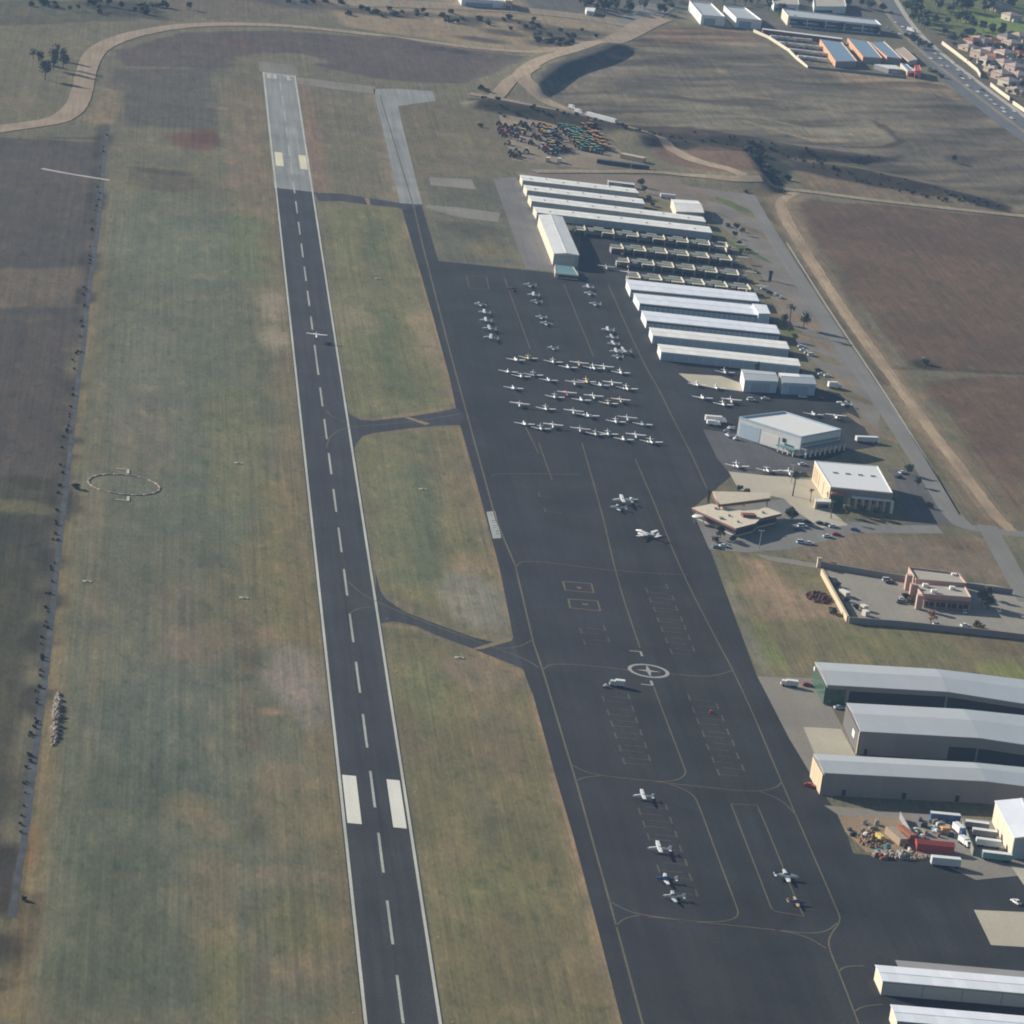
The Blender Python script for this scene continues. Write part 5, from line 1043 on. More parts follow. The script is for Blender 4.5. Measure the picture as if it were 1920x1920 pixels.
rows_ = [("northernmost row", [(610,1025,'low','white'),(722,1008,'low','yellow'),(945,1042,'low','white'),(1080,1092,'low','bluetail'),(1180,1055,'high','tan'),(1310,1100,'twin','white'),(1405,1088,'high','white'),(1553,1140,'low','white')]),
    ("second row", [(540,1132,'low','white'),(657,1172,'low','bluetail'),(770,1160,'low','bluebody'),(903,1208,'low','silver'),(1140,1228,'high','silver'),(1247,1220,'low','yellow'),(1370,1252,'low','silver'),(1478,1232,'high','white'),(1610,1285,'twin','white')]),
    ("third row", [(588,1280,'low','white'),(960,1358,'low','white'),(1070,1322,'high','redbody'),(1200,1386,'low','bluetail'),(1310,1352,'high','white'),(1442,1415,'low','tan'),(1553,1386,'high','tan')]),
    ("fourth row", [(645,1422,'high','white'),(880,1465,'low','white'),(1130,1487,'high','white'),(1258,1528,'twin','white'),(1510,1580,'low','white'),(1615,1547,'high','silver'),(1750,1605,'low','teal')]),
    ("southernmost row", [(688,1602,'low','white'),(835,1642,'low','silver'),(945,1612,'high','white'),(1190,1648,'high','silver'),(1328,1692,'low','silver'),(1440,1690,'low','white'),(1580,1740,'low','bluetail'),(1690,1702,'high','white'),(1828,1765,'twin','white')])]
for rn, ps in rows_:
    for i, (x, y, k, c) in enumerate(ps):
        u, v = Z_d([(x, y)])[0]
        plane(u, v, k, c, S+RND.uniform(-4, 4) if (k == 'high' or i % 3) else Nn+RND.uniform(-4, 4), f"{word[c]} {kw[k]} plane, {ORD[i]} from left in the {rn} of tie-downs", "planes tied down in rows on the apron", sc=.93 if k != 'twin' else .88, zc=1.9 if k == 'high' else 1.1)
cols = [("westernmost column of planes facing the taxiway", [(290,520,'low','bluetail',.85),(330,596,'high','white',.85),(343,668,'high','white',.85),(375,745,'high','silver',.95),(390,828,'high','silver',1.0)]),
        ("column south of the crosswise hangar", [(738,350,'low','silver',.95),(772,440,'high','white',.85),(796,497,'low','silver',.85),(840,636,'low','white',.8),(885,692,'low','bluetail',.85),(945,912,'low','white',.75)]),
        ("column beside the bright hangar rows", [(1262,368,'high','white',.8),(1278,424,'low','bluetail',.85),(1325,518,'low','white',.85),(1440,755,'high','white',.9),(1478,822,'high','silver',.85),(1490,880,'high','white',.85),(1515,950,'high','white',.9),(1585,950,'high','silver',1.05),(1528,990,'low','white',.8)])]
for cn, ps in cols:
    for i, (x, y, k, c, s) in enumerate(ps):
        u, v = Z_d([(x, y)])[0]
        plane(u, v, k, c, W_+RND.uniform(-6, 6), f"{word[c]} {kw[k]} plane, {ORD[i]} in the {cn}", "planes parked nose to the runway", s, zc=1.6)
plane(957+4, 541, 'low', 'red', W_, "small dull red plane alone beside the faint yellow apron line", None, .8)
single = [(1179,511,'high','white',S,"white high wing plane at the corner of the northernmost bright hangar row",1),(1137,500,'high','silver',S,"silver grey plane at the edge of the big crosswise hangar's shadow",.95),
  (1359,697,'low','silver',S,"grey low wing plane parked north of the pale slab",1),(1307,720,'low','white',S,"white plane on the pale slab, left of the other plane there",.9),(1343,726,'low','white',S,"white plane on the pale slab, right of the other plane there",.9),
  (1317,745,'low','white',Nn,"bright white low wing plane just south of the pale slab",1),(1356,757,'low','white',S,"white low wing plane under the wing of a high wing plane",.95),(1371,750,'high','white',S,"white high wing plane overlapping a low wing plane south of the pale slab",1),
  (1583,757,'low','white',160,"white plane by the road fence next to the pale blue hangar",1.05),(1525,776,'low','silver',Nn,"grey finned plane north east of the arcade hangar, left of two",1),(1567,780,'high','white',Nn,"white plane north east of the arcade hangar, right of two",1),
  (1382,873,'twin','white',S,"bright white twin engined plane in front of the cream hangar, leftmost of three",.9),(1439,881,'twin','bluetail',S,"white twin engined plane with blue fin, middle of three by the cream hangar",.85),(1480,885,'high','white',S,"white high wing plane nearest the cream hangar wall",1),
  (1168,938,'high','white',W_,"white high wing plane tail to the apron middle, below the paired taxi lines",1.15),(1160,952,'low','silver',W_,"silver grey low wing plane just south of a white high wing plane",.95),(1213,1003,'twin','white',140,"large white twin turned aslant, alone near the terminal",1.25),
  (1184,934,'low','silver',100,"small grey plane behind the tail of a white high wing plane",.6),
  (1207,1491,'high','white',W_,"white high wing plane, northernmost on the lower ramp",.92),(1237,1590,'high','white',W_,"white high wing plane second from the north on the lower ramp",1.0),(1250,1648,'low','bluebody',W_,"blue bodied low wing plane above the white one at the ramp's south end",.92),(1264,1681,'low','silver',W_,"silver grey plane, southernmost in the lower ramp stalls",.92),
  (1474,1643,'low','bluetail',0,"white low wing plane with blue fin inside the long painted box",1.05),(1493,1690,'low','orange',0,"blue plane with tan wings and orange fin at the south end of the painted box",.8)]
for u, v, k, c, h, lb, s in single: plane(u, v, k, c, h, lb, None, s, zc=1.7 if k == 'high' else 1.1)
plane(594, 627, 'high', 'white', S, "white high wing plane landing on the runway centre line", None, 1.0, lift=1.6, zc=2)
# ---------------------------------------------------------------- vehicles
def car_parts(T, m, van=False, pick=False):
    h = 1.75 if van else 1.45
    L2 = 2.35 if van else 2.2
    def prof(P, w0, w1, name, mm):
        n = len(P); MB().ring([[(x, -w0 if z < .9 else -w1, z) for x, z in P], [(x, w0 if z < .9 else w1, z) for x, z in P]][::-1]).build(name, mm, T)
    body = [(-L2,.35),(L2,.35),(L2+.05,.7),(L2-.25,.88),(.95,.98),(-1.6 if not van else -2.2,1.0),(-L2,.92)]
    prof(body, .9, .88, "body", m)
    if van: roof = [(1.15,.98),(.55,h),(-2.2,h),(-2.33,.98)]
    elif pick: roof = [(.95,.98),(.35,1.6),(-.6,1.6),(-.75,.98)]
    else: roof = [(1.0,.97),(.3,h),(-1.1,h),(-1.75,.98)]
    prof(roof, .86, .70, "window_band", M_GLASS)
    zt = max(z for _, z in roof); xs = [x for x, z in roof if z == zt]
    MB().box(min(xs)-.05,-.70,zt-.02,max(xs)+.05,.70,zt+.05).build("roof_panel", m, T)
    for wx in (1.4, -1.4):
        for wy in (-.8, .8): MB().tube((wx, wy-.1, .33), (wx, wy+.1, .33), .33, n=10).build("wheel", M_RUBBER, T)
CARP = {}
CM = {"white": M_PWHITE, "silver": M_PGREY, "dark": M_PDARK, "red": M_PRED, "blue": M_PBLUE, "tan": M_PTAN, "teal": M_PTEAL}
def car(u, v, c, head, label, group=None, van=False, z=0.0, pick=False):
    key = (c, van, pick)
    if key not in CARP:
        T = thing("parked_van" if van else "parked_pickup" if pick else "parked_car", None, "van" if van else "car"); car_parts(T, CM[c], van, pick); CARP[key] = T
    x, y = px(u, v, .7+z)
    return place(CARP[key], (x, y, z), math.radians(head), label, group, None, "van" if van else "pickup" if pick else "car")
lot = "cars in the terminal car park"
for a in [(1505,986,"white",10,"white SUV in the terminal's shadow, nearest the building",lot,True),(1497,991,"blue",10,"dark blue car half in shadow beside a white SUV at the terminal",lot),(1512,977,"dark",10,"black car parked by the planter east of the terminal",lot),
    (1538,980,"dark",15,"black car, leftmost of three under the palm south of the lobby",lot),(1551,983,"dark",15,"black car, middle of three under the palm south of the lobby",lot),(1562,986,"silver",15,"grey car, rightmost of three under the palm south of the lobby",lot),
    (1568,1001,"red",8,"red car at the edge of the field east of the terminal lot",lot),(1552,1005,"silver",8,"silver car left of the red car",lot),(1503,1016,"silver",8,"silver SUV at the south kerb of the terminal lot",lot,True),(1518,1018,"white",8,"white car at the south kerb next to a silver SUV",lot),
    (1604,993,"blue",-25,"dark blue car alone on the verge south of the cream hangar",None),(1358,1023,"white",5,"white car under the trees at the terminal's south side",None),(1344,1025,"teal",5,"teal car beside a white one at the terminal's south side",None),
    (1402,467,"dark",12,"dark car on the gravel lot beside the stepped shelters, northern one",None),(1416,509,"dark",12,"dark car on the gravel lot below the northern dark car",None),(1433,541,"silver",10,"silver car, westernmost on the gravel by the raised block",None),(1442,547,"dark",10,"dark car second from the west by the raised block",None),(1454,552,"white",60,"white car third from the west by the raised block",None),(1464,557,"white",60,"white car easternmost by the raised block",None),
    (1503,649,"silver",10,"silver car, northernmost of four by the plain hangar rows",None),(1507,656,"white",10,"white car second of four by the plain hangar rows",None),(1515,661,"silver",10,"grey car third of four by the plain hangar rows",None),(1522,665,"white",10,"white SUV southernmost of four by the plain hangar rows",None,True),
    (1535,694,"dark",10,"dark SUV beside the road near the southernmost hangar row",None,True),(1541,701,"silver",10,"silver car next to the dark SUV by the road",None),(1552,704,"white",10,"white car closest to the white box truck",None),
    (1505,743,"white",10,"white pickup in front of the pale blue hangar",None,False,0.0,True),(1435,747,"silver",10,"silver car at the foot of the pale square hangar",None),(1409,749,"white",10,"white van at the corner of the pale square hangar",None,True),
    (1685,893,"dark",40,"black car beside the cream hangar's east car park wall",None),(1692,885,"white",40,"white car behind the black one east of the cream hangar",None),(1505,870,"silver",20,"silver car at the foot of the arcade",None),
    (1514,1283,"red",4,"dark red car by the green glazed hangar corner",None),(1574,1326,"silver",10,"silver car between the two northern bent hangars",None),(1519,1472,"red",-20,"bright red car at the cream end of the southern bent hangar",None),(1905,1690,"white",115,"white car on the dark apron near the right edge",None),
    (1664,1087,"silver",8,"silver car north in the walled station yard",None,True),(1668,1091,"dark",8,"dark car just below a silver one in the station yard",None),(1690,1122,"silver",80,"silver car among shrubs at the station's west face",None),(1686,1127,"dark",75,"dark car next to the silver one among shrubs",None),(1809,1146,"silver",80,"silver car in the shade south east of the station",None),(1810,1172,"white",20,"white car at the south wall of the station yard",None),
    (1758,1170,"white",20,"small white car beside the orange tree",None)]: car(*a)
hw = "cars on the highway"
for i, (x, y, c) in enumerate(sorted([(480,250,"silver"),(560,300,"white"),(720,470,"white"),(815,560,"dark"),(930,600,"silver"),(1130,700,"white"),(1450,1010,"dark"),(1600,1170,"silver"),(1820,1250,"white"),(1000,735,"silver"),(1290,960,"white"),(430,140,"dark"),(1240,880,"white"),(525,380,"white"),(880,655,"white"),(985,655,"white"),(1065,745,"silver"),(1185,785,"white"),(1215,855,"dark"),(1320,880,"silver"),(1405,1030,"white"),(1505,1075,"white"),(1555,1120,"silver"),(1690,1215,"white"),(1705,1255,"white"),(1785,1325,"white")], key=lambda t: t[1])):
    u, v = zJ([(x, y)])[0]; car(u, v, c, -52, f"{ {'white':'white','silver':'silver','dark':'black'}[c] } car on the highway, {ORD[i]} from its northern end", hw, z=.25)
for i, (u, v, c) in enumerate([(1663,52,"white"),(1670,57,"silver"),(1640,62,"dark"),(1612,58,"white"),(1590,55,"white"),(1573,56,"silver"),(1552,55,"white"),(1530,53,"white"),(1520,54,"silver"),(1482,49,"white")]):
    car(u, v, c, 80, f"{ {'white':'white','silver':'silver','dark':'black'}[c] } car in front of the glass office block, {ORD[i]} from the right", "cars in front of the glass office block", z=0)
# box shaped vehicles
def truck(name, label, cat, u, v, head, L, w, h, m, cabm=None, z=0.0, group=None, roofm=None):
    x, y = px(u, v, h/2+z); T = thing(name, label, cat, (x, y, z), math.radians(head), group)
    x0 = -L/2; x1 = L/2-(2.3 if cabm else 0)
    MB().box(x0,-w/2,.75,x1,w/2,h).build("cargo_box", m, T)
    MB().box(x0-.02,-w/2-.03,h+.003,x1+.02,w/2+.03,h+.1).build("roof", roofm or M_PWHITE, T)
    if cabm:
        cbm = MB().ring([[(x1+.1,s,.6),(L/2,s,.6),(L/2,s,1.5),(L/2-.5,s,2.4),(x1+.1,s,2.4)] for s in (w/2-.1, -w/2+.1)]); cb = cbm.build("cab", cabm, T)
        mb = MB(); mb.add([(L/2+.01,-w/2+.25,1.5),(L/2+.01,w/2-.25,1.5),(L/2-.42,w/2-.25,2.3),(L/2-.42,-w/2+.25,2.3)], [(0,1,2,3)]); mb.build("windscreen", M_GLASS, cb)
    MB().box(x0+.2,-w/2+.3,.5,L/2-.2,w/2-.3,.74).build("chassis", M_PDARK, T)
    for wx in ([x0+1.2, x0+2.4, L/2-1.1] if L > 5 else [x0+1, L/2-1]):
        for s in (-1, 1): MB().tube((wx, s*(w/2-.05)-.14, .48), (wx, s*(w/2-.05)+.14, .48), .48, n=10).build("wheel", M_RUBBER, T)
    return T
truck("box_truck", "white box truck at the roadside by the pale blue hangar", "truck", 1565, 722, 12, 7.5, 2.4, 3.4, M_PWHITE, M_PWHITE)
truck("fuel_truck", "long white fuel truck west of the arcade hangar", "truck", 1342, 786, 6, 11, 2.6, 3.2, M_PGREY, M_PWHITE)
truck("fuel_truck", "shorter white service truck in front of the fuel truck", "truck", 1338, 793, 4, 7, 2.4, 2.6, M_PWHITE, M_PWHITE)
truck("long_trailer", "long white trailer by the gravel bend east of the arcade hangar", "trailer", 1625, 824, 14, 12, 2.6, 3.0, M_PGREY, None, roofm=M_PWHITE)
truck("delivery_van", "white roofed grey van alone south west of the compass marking", "van", 1157, 1281, 178, 6.0, 2.2, 2.8, M_PGREY, M_PGREY)  # box painted grey to carry the shade on its sides
truck("transport_van", "silver white van in front of the green glazed hangar corner", "van", 1480, 1281, 176, 6.8, 2.3, 2.7, M_PGREY, M_PWHITE)
truck("semi_trailer", "white trailer standing alone south of the red shed", "trailer", 1773, 1616, 0, 10.5, 2.6, 3.4, M_PGREY, None)
truck("semi_trailer", "bluish trailer beside the cream hangar wall at the right edge", "trailer", 1869, 1606, 176, 10.5, 2.5, 3.0, M_PTEAL, None)
truck("semi_trailer", "long white trailer along the north edge of the storage yard", "trailer", 1772, 1533, 0, 11, 2.4, 3.2, M_PBLUE, None)
truck("yard_truck", "white truck with blue hood in the storage yard, pointing south", "truck", 1800, 1556, -75, 8, 2.4, 3.0, M_PWHITE, M_PBLUE)
truck("yard_truck", "white flat fronted truck south of the blue hooded one", "truck", 1810, 1578, -70, 6.5, 2.3, 2.6, M_PWHITE, M_PWHITE)
truck("motorhome", "white motorhome, northernmost of three by the cream hangar", "motorhome", 1832, 1548, -6, 8.5, 2.4, 2.9, M_WALLG, None)
truck("motorhome", "white motorhome with a dark roof hatch, middle of three by the cream hangar", "motorhome", 1846, 1563, -6, 9, 2.4, 2.9, M_WALLG, None)
truck("motorhome", "white motorhome, southernmost of three by the cream hangar", "motorhome", 1853, 1581, -6, 9, 2.4, 2.9, M_PWHITE, None)
truck("road_train", "long white trailer on the dirt road north of the machinery yard", "trailer", 1128, 221, -45, 27, 2.8, 3.4, M_PWHITE, None, z=3.6)
truck("dump_truck", "white truck on the dirt road, left of two ahead of the long trailer", "truck", 1074, 201, -45, 6.5, 2.6, 3, M_PWHITE, M_PWHITE, z=3.6)
truck("dump_truck", "white truck on the dirt road, right of two ahead of the long trailer", "truck", 1086, 209, -45, 7.5, 2.6, 3, M_PWHITE, M_PWHITE, z=3.6)
truck("highway_truck", "bright white truck on the bend of the highway", "truck", 1709, 56, -52, 9, 2.6, 3.4, M_PWHITE, M_PWHITE, z=.25)
truck("white_tank_trailer", "white trailer beside the rounded hangar", "trailer", 1252, 368, 4, 10, 2.4, 2.8, M_PGREY, None, roofm=M_PWHITE)
truck("cargo_truck", "cream truck, left of two below the machinery rows", "truck", 1028, 299, 80, 6, 2.6, 3.2, M_PTAN, M_PWHITE)
truck("cargo_truck", "white truck, right of two below the machinery rows", "truck", 1049, 300, 80, 6, 2.6, 3.2, M_PWHITE, M_PWHITE)
for i, (x, y, h_) in enumerate([(560,60,-30),(500,160,5)]): pass
rv = "campers in the storage vehicle yard"
rr = random.Random(4)
for i in range(22):
    a, b = (i % 6)/5, (i//6)/3
    u = 1452+b*52+a*62; v = 70+b*38+a*6+b*a*2
    c = [(M_PWHITE, "white"), (M_CREAM, "cream"), (M_PGREY, "silver")][i % 3]
    truck("camper", f"{c[1]} camper, {ORD[i % 6]} from the left in row {['one','two','three','four'][i//6]} of the hilltop storage yard", "camper", u, v, 10+rr.uniform(-8, 8), rr.uniform(7, 10), 2.5, 3.0, c[0], None, group=rv)

# storage yard at the right: containers, sheds, timber, scrap
def container(label, u, v, head, L, w, h, m, name="container", cat="container", roof=False):
    x, y = px(u, v, h/2); T = thing(name, label, cat, (x, y, 0), math.radians(head))
    MB().box(-L/2,-w/2,.05,L/2,w/2,h).build("shell", m, T)
    if roof: MB().add([(-L/2-.2,-w/2-.3,h+.01),(L/2+.2,-w/2-.3,h+.01),(L/2+.2,w/2+.3,h+.01),(-L/2-.2,w/2+.3,h+.01),(-L/2-.2,0,h+1.0),(L/2+.2,0,h+1.0)], [(0,1,5,4),(2,3,4,5),(1,2,5),(3,0,4),(3,2,1,0)]).build("roof", m, T)
    else: MB().box(-L/2-.03,-w/2-.03,h+.004,L/2+.03,w/2+.03,h+.12).build("lid", m, T)
    mb = MB(); mb.box(L/2+.005,-w/2+.1,.2,L/2+.06,-.05,h-.15); mb.box(L/2+.005,.05,.2,L/2+.06,w/2-.1,h-.15); mb.build("doors", m, T)
    n = int(L/1.2); mb = MB()
    for i in range(n): mb.box(-L/2+.5+i*1.2,-w/2-.05,.2,-L/2+.7+i*1.2,-w/2-.002,h-.1)
    mb.build("ribs", m, T)
    return T
container("long dark red shed at the south side of the storage yard", 1752, 1588, -1, 13.5, 4.2, 2.9, M_REDST, "storage_shed", "shed", True)
container("rust red container standing lengthwise in the storage yard", 1699, 1563, -72, 10, 2.6, 2.6, M_RUST)
container("weathered pale timber shed west of the rust red container", 1681, 1568, -74, 12, 3.4, 2.6, M_WOOD, "timber_shed", "shed")
container("orange box among the scrap of the storage yard", 1772, 1556, 10, 3.2, 2.4, 2.0, M_PORANGE)
container("small yellow orange skip on the bare dirt of the storage yard", 1650, 1569, -70, 4, 1.8, 1.6, M_PYELL, "skip", "skip")
wall("yard_fence", "grey sheet fence dividing the storage yard, north stretch", [(1688,1522),(1709,1560)], 2.4, .15, M_WALLG, cat="fence")
wall("yard_fence", "tall dark green fence beside the parked trailers", [(1804,1535),(1826,1592)], 2.6, .2, M_ROOFD, cat="fence")
crates = [(c, n) for c, n in ((M_PWHITE,"white"),(M_WOOD,"brown wooden"),(M_STEEL,"grey steel"),(M_RUST,"rusty"),(M_CREAM,"cream"),(M_PTEAL,"teal"),(M_PDARK,"black"))]
rr = random.Random(21); cnt = {}
for i in range(64):
    t = i/64
    if i < 34: u, v = rr.uniform(1712,1795), rr.uniform(1536,1572)
    elif i < 52: u, v = rr.uniform(1640,1728), rr.uniform(1590,1612)
    else: u, v = rr.uniform(1590,1650), rr.uniform(1538,1585)
    m, n = crates[rr.randrange(len(crates))]; x, y = px(u, v); a = rr.uniform(0, 3)
    L, w, h = rr.uniform(1.0,3.4), rr.uniform(.8,1.6), rr.uniform(.5,1.7)
    where = "among the scrap beside the red shed" if i < 34 else "along the south edge of the storage yard" if i < 52 else "on the bare dirt at the west of the storage yard"
    o = MB().rbox(x, y, 0, L, w, h, a).rbox(x+rr.uniform(-.2,.2), y+rr.uniform(-.2,.2), h+.01, L*.7, w*.6, rr.uniform(.1,.5), a+.1).build("scrap_stack", m, None, (x, y, 0))
    tag(o, f"{n} stack of scrap {where}", "scrap stack", f"{n} scrap stacks {where}")
def rubble(name, label, u, v, rx, ry, n, m, hmax, cat):
    mb = MB(); x0, y0 = px(u, v); x1 = px(u+rx, v)[0]-x0; y1 = px(u, v-ry)[1]-y0; r2 = random.Random(int(u))
    for i in range(n):
        a, q = r2.uniform(0, 6.28), math.sqrt(r2.random()); x, y = x0+x1*q*math.cos(a), y0+abs(y1)*q*math.sin(a); s = r2.uniform(.35, 1.1); z = hmax*(1-q)*r2.random()
        P = [(x+s*r2.uniform(.6,1)*math.cos(t*1.047), y+s*r2.uniform(.6,1)*math.sin(t*1.047)) for t in range(6)]
        C = cen(P); mb.ring([[(*p, 0) for p in P], [(*lerp(p, C, .1), z+s*.5) for p in P], [(*lerp(p, C, .55), z+s*.9) for p in P]])
    return tag(mb.build(name, m), label, cat, kind="stuff")
M_ROCK = mat("pale_rock", (0.30,0.265,0.21), .9, .4, .35); M_RUB = mat("brown_rubble", (0.26,0.18,0.12), .9, .25, .6)
rubble("rock_pile", "long heap of pale broken rock beside the ditch", 105, 1348, 6.5, 52, 170, M_ROCK, 1.6, "rock heap")
rubble("rubble_heap", "brown rubble heap on the bare dirt of the storage yard", 1632, 1575, 26, 16, 120, M_RUB, 1.6, "rubble heap")
rubble("timber_heap", "pile of pale broken timber along the south of the storage yard", 1690, 1604, 46, 7, 140, M_WOOD, 1.2, "timber heap")
rubble("soil_heap", "dark red soil heap west of the station wall", 1535, 1121, 22, 10, 120, mat("dark_red_soil", (0.13,0.065,0.05), .95, .2, .5), 2.4, "soil heap")

# machinery yard rows
def machine(m, key):
    T = thing("tractor", None, "tractor"); 
    MB().box(-.2,-.45,.8,1.9,.45,1.6).build("hood", m, T); MB().box(-1.3,-.7,.9,-.2,.7,1.3).build("platform", m, T); MB().box(-1.2,-.65,1.31,-.1,.65,2.5).build("cab", M_GLASS, T); MB().box(-1.3,-.75,2.51,0,.75,2.65).build("cab_roof", m, T)
    for x, r in ((-.8,.8),(1.5,.5)):
        for s in (-1, 1): MB().tube((x, s*.95-.2, r), (x, s*.95+.2, r), r, n=10).build("wheel", M_RUBBER, T)
    return T
MAC = {}
def mach(u, v, m, nm, where):
    if nm not in MAC: MAC[nm] = machine(m, nm)
    x, y = px(u, v, 1.2); place(MAC[nm], (x, y, terr(x, y)), math.radians(rr.choice((60, 70, 80, 250))), f"{nm} tractor {where}", f"{nm} tractors {where}", rr.uniform(1.2, 1.7), "tractor")
for r in range(9):
    for k in range(7):
        mach(1050+r*5.0+k*6.0+rr.uniform(-1.5,1.5), 237+r*5.2+k*1.0+rr.uniform(-1,1), *((M_PGREEN, "green"), (M_PGREEN, "green"), (M_PGREEN, "green"), (M_PYELL, "yellow"), (M_PTEAL, "teal"), (M_PORANGE, "orange"))[rr.choice((0,0,1,1,2,2,2,3,3,4,5))], "in the green block of the machinery yard")
for r in range(8):
    for k in range(4): mach(1092+r*4.8+k*6.2+rr.uniform(-1.5,1.5), 240+r*5.2+k*1.2+rr.uniform(-1,1), M_PORANGE, "orange", "in the orange block of the machinery yard")
for k in range(8): mach(1013+(k % 4)*6+rr.uniform(-1,1), 236+(k//4)*6+(k % 4)*1.5, (M_PORANGE, M_PYELL)[k % 2], ("orange","yellow")[k % 2], "at the west end of the machinery blocks")
for k in range(34):
    c_ = rr.choice(((M_PYELL,"yellow"),(M_PORANGE,"orange"),(M_PGREEN,"green"),(M_PTAN,"tan"),(M_PTEAL,"teal"),(M_RUST,"rusty"))); a_, b_ = rr.random(), rr.random()
    mach(1006+a_*40+b_*26, 236+b_*42+a_*5, *c_, "in the loose middle rows of the machinery yard")
for u, v, m, n in ((938,242,M_PRED,"red"),(942,249,M_PRED,"red"),(946,254,M_PRED,"red"),(936,232,M_RUST,"rusty"),(958,240,M_RUST,"rusty"),(965,238,M_PYELL,"yellow"),(970,244,M_PTEAL,"teal"),(976,233,M_PDARK,"black"),(985,236,M_PDARK,"black"),(992,242,M_PDARK,"black"),(952,268,M_PTAN,"tan"),(975,262,M_PWHITE,"white"),(987,284,M_PWHITE,"white"),(968,282,M_PGREEN,"olive green"),
    (958,285,M_PDARK,"black"),(1002,256,M_RUST,"rusty"),(1010,260,M_RUST,"rusty"),(1016,276,M_PWHITE,"white"),(1022,280,M_PRED,"red"),(1028,284,M_PRED,"red"),(1032,287,M_PWHITE,"white"),(1028,264,M_PTEAL,"teal"),(1036,272,M_PTAN,"tan"),(1048,270,M_RUST,"rusty"),(1042,284,M_PTEAL,"teal"),(1050,282,M_PTEAL,"teal"),(1040,278,M_PYELL,"yellow"),(1034,277,M_PORANGE,"orange"),(948,238,M_PRED,"red"),(954,247,M_PRED,"red"),(962,252,M_PDARK,"black"),(970,256,M_RUST,"rusty"),(980,250,M_PYELL,"yellow"),(962,292,M_PDARK,"black"),(972,290,M_RUST,"rusty"),(996,268,M_PDARK,"black"),(1000,234,M_RUST,"rusty")): mach(u, v, m, n, "scattered in the west of the machinery yard")
container("tan lean-to with a dark open front at the east of the machinery yard", 1187, 296, -28, 17, 6, 3.2, M_TAN, "lean_to", "shed")
container("low dark open shelter along the south of the machinery yard", 1168, 308, -4, 36, 4, 2.6, M_PDARK, "open_shelter", "shelter")

# segmented circle, concrete pads, small kit
x0, y0 = px(232.5, 909); a_ = abs(px(300, 912)[0]-px(166, 905)[0])/2
seg = "white pieces of the segmented wind circle"
for i in range(18):
    t = 2*math.pi*i/18+.1; x, y = x0+a_*math.cos(t), y0+a_*math.sin(t)
    o = MB().rbox(x, y, 0, 1.5, .9, .3, t+1.57).rbox(x, y, .302, 1.1, .6, .12, t+1.57).build("circle_marker", mat("faded_white_block", (0.52,0.46,0.43), .9, .12), None, (x, y, 0)); tag(o, "small white block marker in the ring on the west grass", "marker", seg)
    t += math.pi/18; x, y = x0+a_*math.cos(t), y0+a_*math.sin(t)
    o = MB().rbox(x, y, 0, 3.4, .9, .3, t+1.57).rbox(x, y, .302, 2.6, .5, .1, t+1.57).build("ring_marker", mat("faded_orange", (0.30,0.215,0.18), .9, .15), None, (x, y, 0)); tag(o, "faded orange strip marker in the ring on the west grass", "marker", "faded orange pieces of the segmented wind circle")
for (u, v, s, lb) in ((231, 884, 1, "white L shaped landing marker at the north of the wind circle"), (231, 935, -1, "white L shaped landing marker at the south of the wind circle")):
    x, y = px(u, v); T = thing("landing_marker", lb, "marker", (x, y, 0)); MB().box(1.6,-3.4,0,2.7,3.4,.3).build("long_bar", MATS["faded_white_block"], T); MB().box(-3.4,2.6 if s > 0 else -3.4,0,1.55,3.4 if s > 0 else -2.6,.3).build("short_bar", MATS["faded_white_block"], T)
for u, v, lb in ((447,869,"pale concrete pad in the west grass level with the wind circle"),(457,1122,"pale concrete pad in the west grass nearest the runway"),(163,1091,"pale concrete pad by the ditch"),(793,918,"pale concrete pad in the middle infield"),(861,1234,"pale concrete pad south of the taxiway exit"),(709,523,"pale concrete pad in the northern infield")):
    x, y = px(u, v); o = MB().rbox(x, y, 0, 3.6, 2.0, .3).rbox(x, y, .302, 1.2, .8, .35).build("concrete_pad", M_CONC, None, (x, y, 0)); tag(o, lb, "concrete pad", None)
x, y = px(1443, 526); T = thing("sign_pylon", "tall dark green pylon throwing a long shadow on the gravel lot", "pylon", (x, y, 0)); MB().box(-.9,-.7,0,.9,.7,4.6).build("shaft", mat("dark_green_metal", (0.03,0.06,0.05), .6, .1), T); MB().box(-1.2,-.9,4.61,1.2,.9,6.0).build("head", MATS["dark_green_metal"], T)
for u, v, lb in ((1483,905,"tall light pole on the pale slab before the cream hangar"),(1423,1030,"light pole at the terminal's south kerb"),(1182,318,"lattice mast beside the machinery yard shelter"),(1145,300,"lamp post south of the tractor rows")):
    x, y = px(u, v); T = thing("light_pole", lb, "light pole", (x, y, 0)); MB().tube((0,0,0),(0,0,8.6),.22,.14).build("pole", M_STEEL, T); MB().box(-1.3,-.3,8.61,1.3,.3,8.95).build("lamp_head", M_STEEL, T)
x, y = px(1135, 1289); T = thing("tow_cart", "small grey cart left of the white roofed grey van", "cart", (x, y, 0)); MB().box(-1,-.7,.4,1,.7,.8).build("deck", M_STEEL, T); MB().box(-.4,-.4,.81,.4,.4,1.4).build("tank", M_PWHITE, T)
for s in (-.7,.7):
    for t in (-.8,.8): MB().tube((s,t-.08,.3),(s,t+.08,.3),.3,n=8).build("wheel", M_RUBBER, T)
x, y = px(1333, 1337); T = thing("red_cone_drum", "red drum on the ramp beside the eastern stall markings", "drum", (x, y, 0)); MB().tube((0,0,0),(0,0,1.1),.7,n=10).build("shell", M_PRED, T); MB().tube((0,0,1.102),(0,0,1.16),.5,n=10).build("lid", M_PRED, T)
